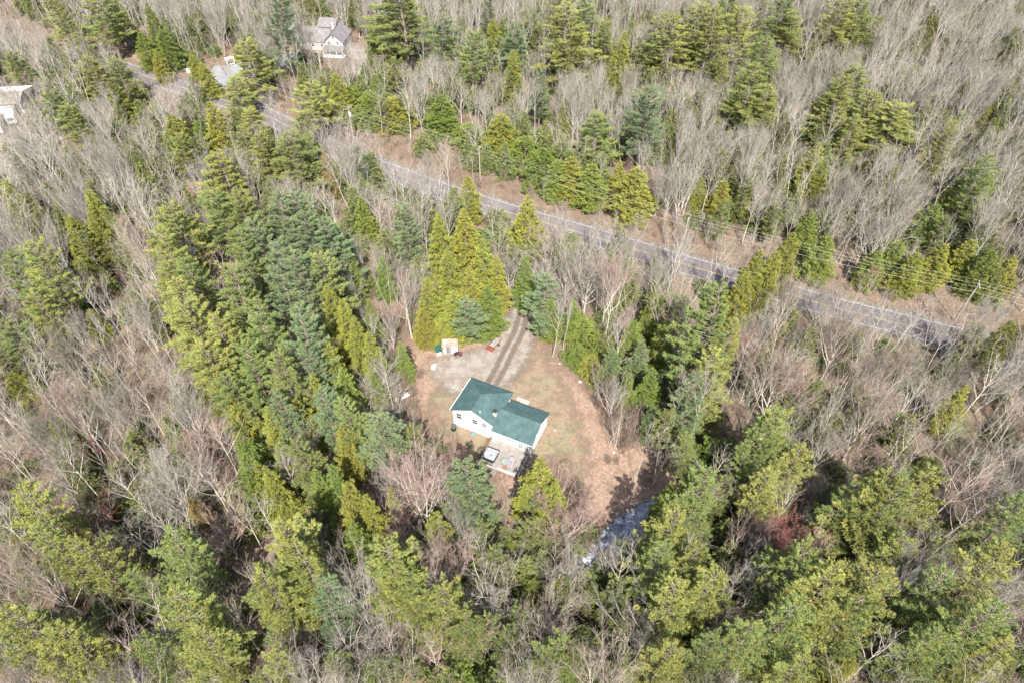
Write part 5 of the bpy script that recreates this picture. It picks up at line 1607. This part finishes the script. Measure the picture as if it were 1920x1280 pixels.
def scatter(name, sources, P, label, cat):
    """one object of many: P rows x,y,z,scale_xy,scale_z,turn,variant"""
    P = np.array(P, np.float32)
    me = bpy.data.meshes.new(name)
    me.vertices.add(len(P))
    me.vertices.foreach_set("co", P[:, :3].ravel())
    for nm, tp_, dat in (("scl", 'FLOAT_VECTOR', np.stack([P[:, 3], P[:, 3], P[:, 4]], 1)), ("rot", 'FLOAT_VECTOR', np.stack([P[:, 7], P[:, 8], P[:, 5]], 1)), ("var", 'INT', P[:, 6].astype(np.int32))):
        a_ = me.attributes.new(nm, tp_, 'POINT')
        a_.data.foreach_set("vector" if tp_ == 'FLOAT_VECTOR' else "value", dat.ravel())
    o_ = bpy.data.objects.new(name, me)
    COL.objects.link(o_)
    ng = bpy.data.node_groups.new(name, 'GeometryNodeTree')
    ng.interface.new_socket("Geometry", in_out='INPUT', socket_type='NodeSocketGeometry')
    ng.interface.new_socket("Geometry", in_out='OUTPUT', socket_type='NodeSocketGeometry')
    N, L = ng.nodes, ng.links
    gi, go = N.new("NodeGroupInput"), N.new("NodeGroupOutput")
    g2i = N.new("GeometryNodeGeometryToInstance")
    for s in reversed(sources):
        oi = N.new("GeometryNodeObjectInfo")
        oi.inputs["Object"].default_value = s
        L.new(oi.outputs["Geometry"], g2i.inputs[0])
    iop = N.new("GeometryNodeInstanceOnPoints")
    iop.inputs["Pick Instance"].default_value = True
    def attr(nm, tp_):
        q_ = N.new("GeometryNodeInputNamedAttribute")
        q_.data_type = tp_
        q_.inputs["Name"].default_value = nm
        return [k for k in q_.outputs if k.enabled][0]
    e2r = N.new("FunctionNodeEulerToRotation")
    L.new(attr("rot", 'FLOAT_VECTOR'), e2r.inputs[0])
    L.new(gi.outputs[0], iop.inputs["Points"])
    L.new(g2i.outputs[0], iop.inputs["Instance"])
    L.new(attr("var", 'INT'), iop.inputs["Instance Index"])
    L.new(e2r.outputs[0], iop.inputs["Rotation"])
    L.new(attr("scl", 'FLOAT_VECTOR'), iop.inputs["Scale"])
    L.new(iop.outputs[0], go.inputs[0])
    md = o_.modifiers.new("scatter", 'NODES')
    md.node_group = ng
    return tag(o_, label, cat, None, "stuff")

srcs = [merged_source(T, C_, f"wood_{i}", M['wood_bark'], M['wood_twigs']) for i, (T, C_) in enumerate(bare_gs + map_gs)]
P = []
for (_, x, y, h, r, a, b_) in rest:
    v = int(R.integers(6)) if R.uniform() < 0.86 else int(R.integers(6, 10))
    hh, rb = (bare_params[v][1], 4.0) if v < 6 else (mp[v - 6][1], 4.6)
    P.append((x, y, 0, r / rb, h / hh, R.uniform(0, 6.28), v, R.normal(0, .06), R.normal(0, .06)))
scatter("bare_woods", srcs, P, "mass of leafless grey brown trees filling the woods behind and around the evergreens", "woods")
print("bare:", len(ind), "wood:", len(rest), "evergreens:", len(specs))

# undergrowth: saplings and brush, young evergreens
def brush_geo(seed, h=2.2, r=1.2, n=26, dens=6):
    rng = np.random.default_rng(seed)
    T, C_ = Geo(), Geo()
    a0, a1, rr = [], [], []
    for i in range(n):
        az, ln = rng.uniform(0, 6.28), h * rng.uniform(.5, 1.1)
        q_ = polyline(rng, np.array([rng.normal(0, .35), rng.normal(0, .35), 0]), np.array([math.cos(az) * r / h * rng.uniform(.1, .9), math.sin(az) * r / h * rng.uniform(.1, .9), 1.0]), ln, 3, 0.12, 0)
        for k in range(3): a0.append(q_[k]); a1.append(q_[k + 1]); rr.append(0.018 - 0.004 * k)
        for k in range(dens):
            b_ = q_[1] + (q_[3] - q_[1]) * rng.uniform(0, 1)
            d_ = frame_dir(rng, np.array([0, 0, 1.0]), rng.uniform(.3, 1.1), rng.uniform(0, 6.28))
            a0.append(b_); a1.append(b_ + d_ * rng.uniform(.25, .7)); rr.append(0.010)
    rr = np.array(rr)
    C_.tubes(a0, a1, rr, rr * .6, 3, 0, False)
    T.tubes([(0, 0, 0)], [(0, 0, .3)], .02, .02, 3)
    return T, C_
bs = [brush_geo(71), brush_geo(72, 3.4, 1.3, 20, 8), brush_geo(73, 1.5, 1.5, 30, 5)]
bsrc = [merged_source(T, C_, f"brush_{i}", M['brush'], M['brush']) for i, (T, C_) in enumerate(bs)]
P, Pg = [], []
gsrc = []
M['under_green'] = None
def fixed_leaf(name, col):
    m = leaf_mat(name)
    N, L = m.node_tree.nodes, m.node_tree.links
    for l in list(L):
        if l.from_node.type == 'OBJECT_INFO' and l.from_socket.name == 'Color':
            to = l.to_socket
            L.remove(l)
            to.default_value = (*col, 1)
    return m
lm = fixed_leaf("young_evergreen_needles", (0.20, 0.23, 0.085))
for i, (hg, s) in enumerate([(hemlock_geo(81, 5, 1.9, 0.8, dens=0.8, step=0.4), 5), (hemlock_geo(82, 2.2, 1.6, dome=True, step=0.35, dens=0.8), 2.2), (pine_geo(83, 9, 2.4, 0.2, 0.7, 5, 0.7), 9)]):
    T, G0 = hg
    g = merged_source(T, G0, f"young_{i}", M['pine_bark'], lm)
    gsrc.append(g)
for i in range(9500):
    y = R.uniform(24, 300)
    x = R.uniform(-1, 1) * (75 + 0.62 * (y - 22))
    s = road_dist(x, y)
    if -4.2 < s < 5.0: continue
    if not in_view(x, y, 2, 60): continue
    if any(inside(q_, x, y) for q_ in nodrive) or inside(BRK, x, y): continue
    if any((x - a) ** 2 + (y - b_) ** 2 < (c_ * .8) ** 2 for a, b_, c_ in blds): continue
    if blocks_clearing(x, y, 2.5, 0.6): continue
    verge_ = 5.0 <= s < 12
    if verge_ and R.uniform() < 0.25: continue
    a, b_ = to_px(x, y, 1)
    cl = math.sin(x * 0.07 + 1.3) * math.sin(y * 0.06 + 0.4) + 0.6 * math.sin(x * 0.19 + y * 0.13)
    g_p = 0.14 + 0.18 * max(0, cl)
    if b_ > 850 and 800 < a < 1400: g_p += 0.3
    if b_ > 1000: g_p += 0.12
    if a > 1240 and b_ < 480: g_p += 0.14
    if b_ < 350: g_p += 0.12
    if R.uniform() < g_p and not verge_:
        v = int(R.choice([0, 1, 2], p=[.42, .4, .18]))
        if blocks_clearing(x, y, 9, 1.5): v = 1
        if hides_place(x, y, 10): v = 1
        if hides_place(x, y, 3) and R.uniform() < .8: continue
        sc_ = R.uniform(.8, 1.7) * (1.35 if b_ < 500 else 1.0)
        if v == 2: sc_ = min(sc_, 1.2)
        Pg.append((x, y, 0, sc_, sc_ * R.uniform(.8, 1.2), R.uniform(0, 6.28), v, 0, 0))
    else:
        sc_ = R.uniform(.6, 1.4)
        P.append((x, y, 0, sc_, sc_ * R.uniform(.8, 1.3), R.uniform(0, 6.28), int(R.integers(3)), R.normal(0, .1), R.normal(0, .1)))
for poly_, n_, s0, s1 in ((gpoly([(1095, 700), (1150, 720), (1190, 765), (1200, 850), (1160, 850), (1135, 800), (1120, 745)]), 62, 1.1, 2.3),
                          (gpoly([(740, 660), (790, 700), (775, 760), (800, 830), (760, 850), (735, 760)]), 60, 0.7, 1.6),
                          (gpoly([(760, 830), (830, 850), (865, 880), (850, 930), (780, 900)]), 60, 0.8, 1.6),
                          (gpoly([(1050, 900), (1090, 930), (1110, 990), (1060, 1030), (1030, 980)]), 70, 0.9, 1.9),
                          (gpoly([(1120, 860), (1290, 870), (1290, 940), (1180, 940)]), 25, 0.5, 1.2)):
    lo_, hi_ = np.array(poly_).min(0), np.array(poly_).max(0)
    k_ = 0
    while k_ < n_:
        x, y = R.uniform(lo_[0], hi_[0]), R.uniform(lo_[1], hi_[1])
        if not inside(poly_, x, y): continue
        k_ += 1
        sc_ = R.uniform(s0, s1)
        P.append((x, y, 0, sc_ * .8, sc_, R.uniform(0, 6.28), int(R.integers(3)), R.normal(0, .1), R.normal(0, .1)))
scatter("brush", bsrc, P, "tangle of low bare brush and saplings covering the woodland floor", "brush")
scatter("undergrowth", gsrc, Pg, "scattered young evergreens growing low between the bare trunks", "undergrowth")
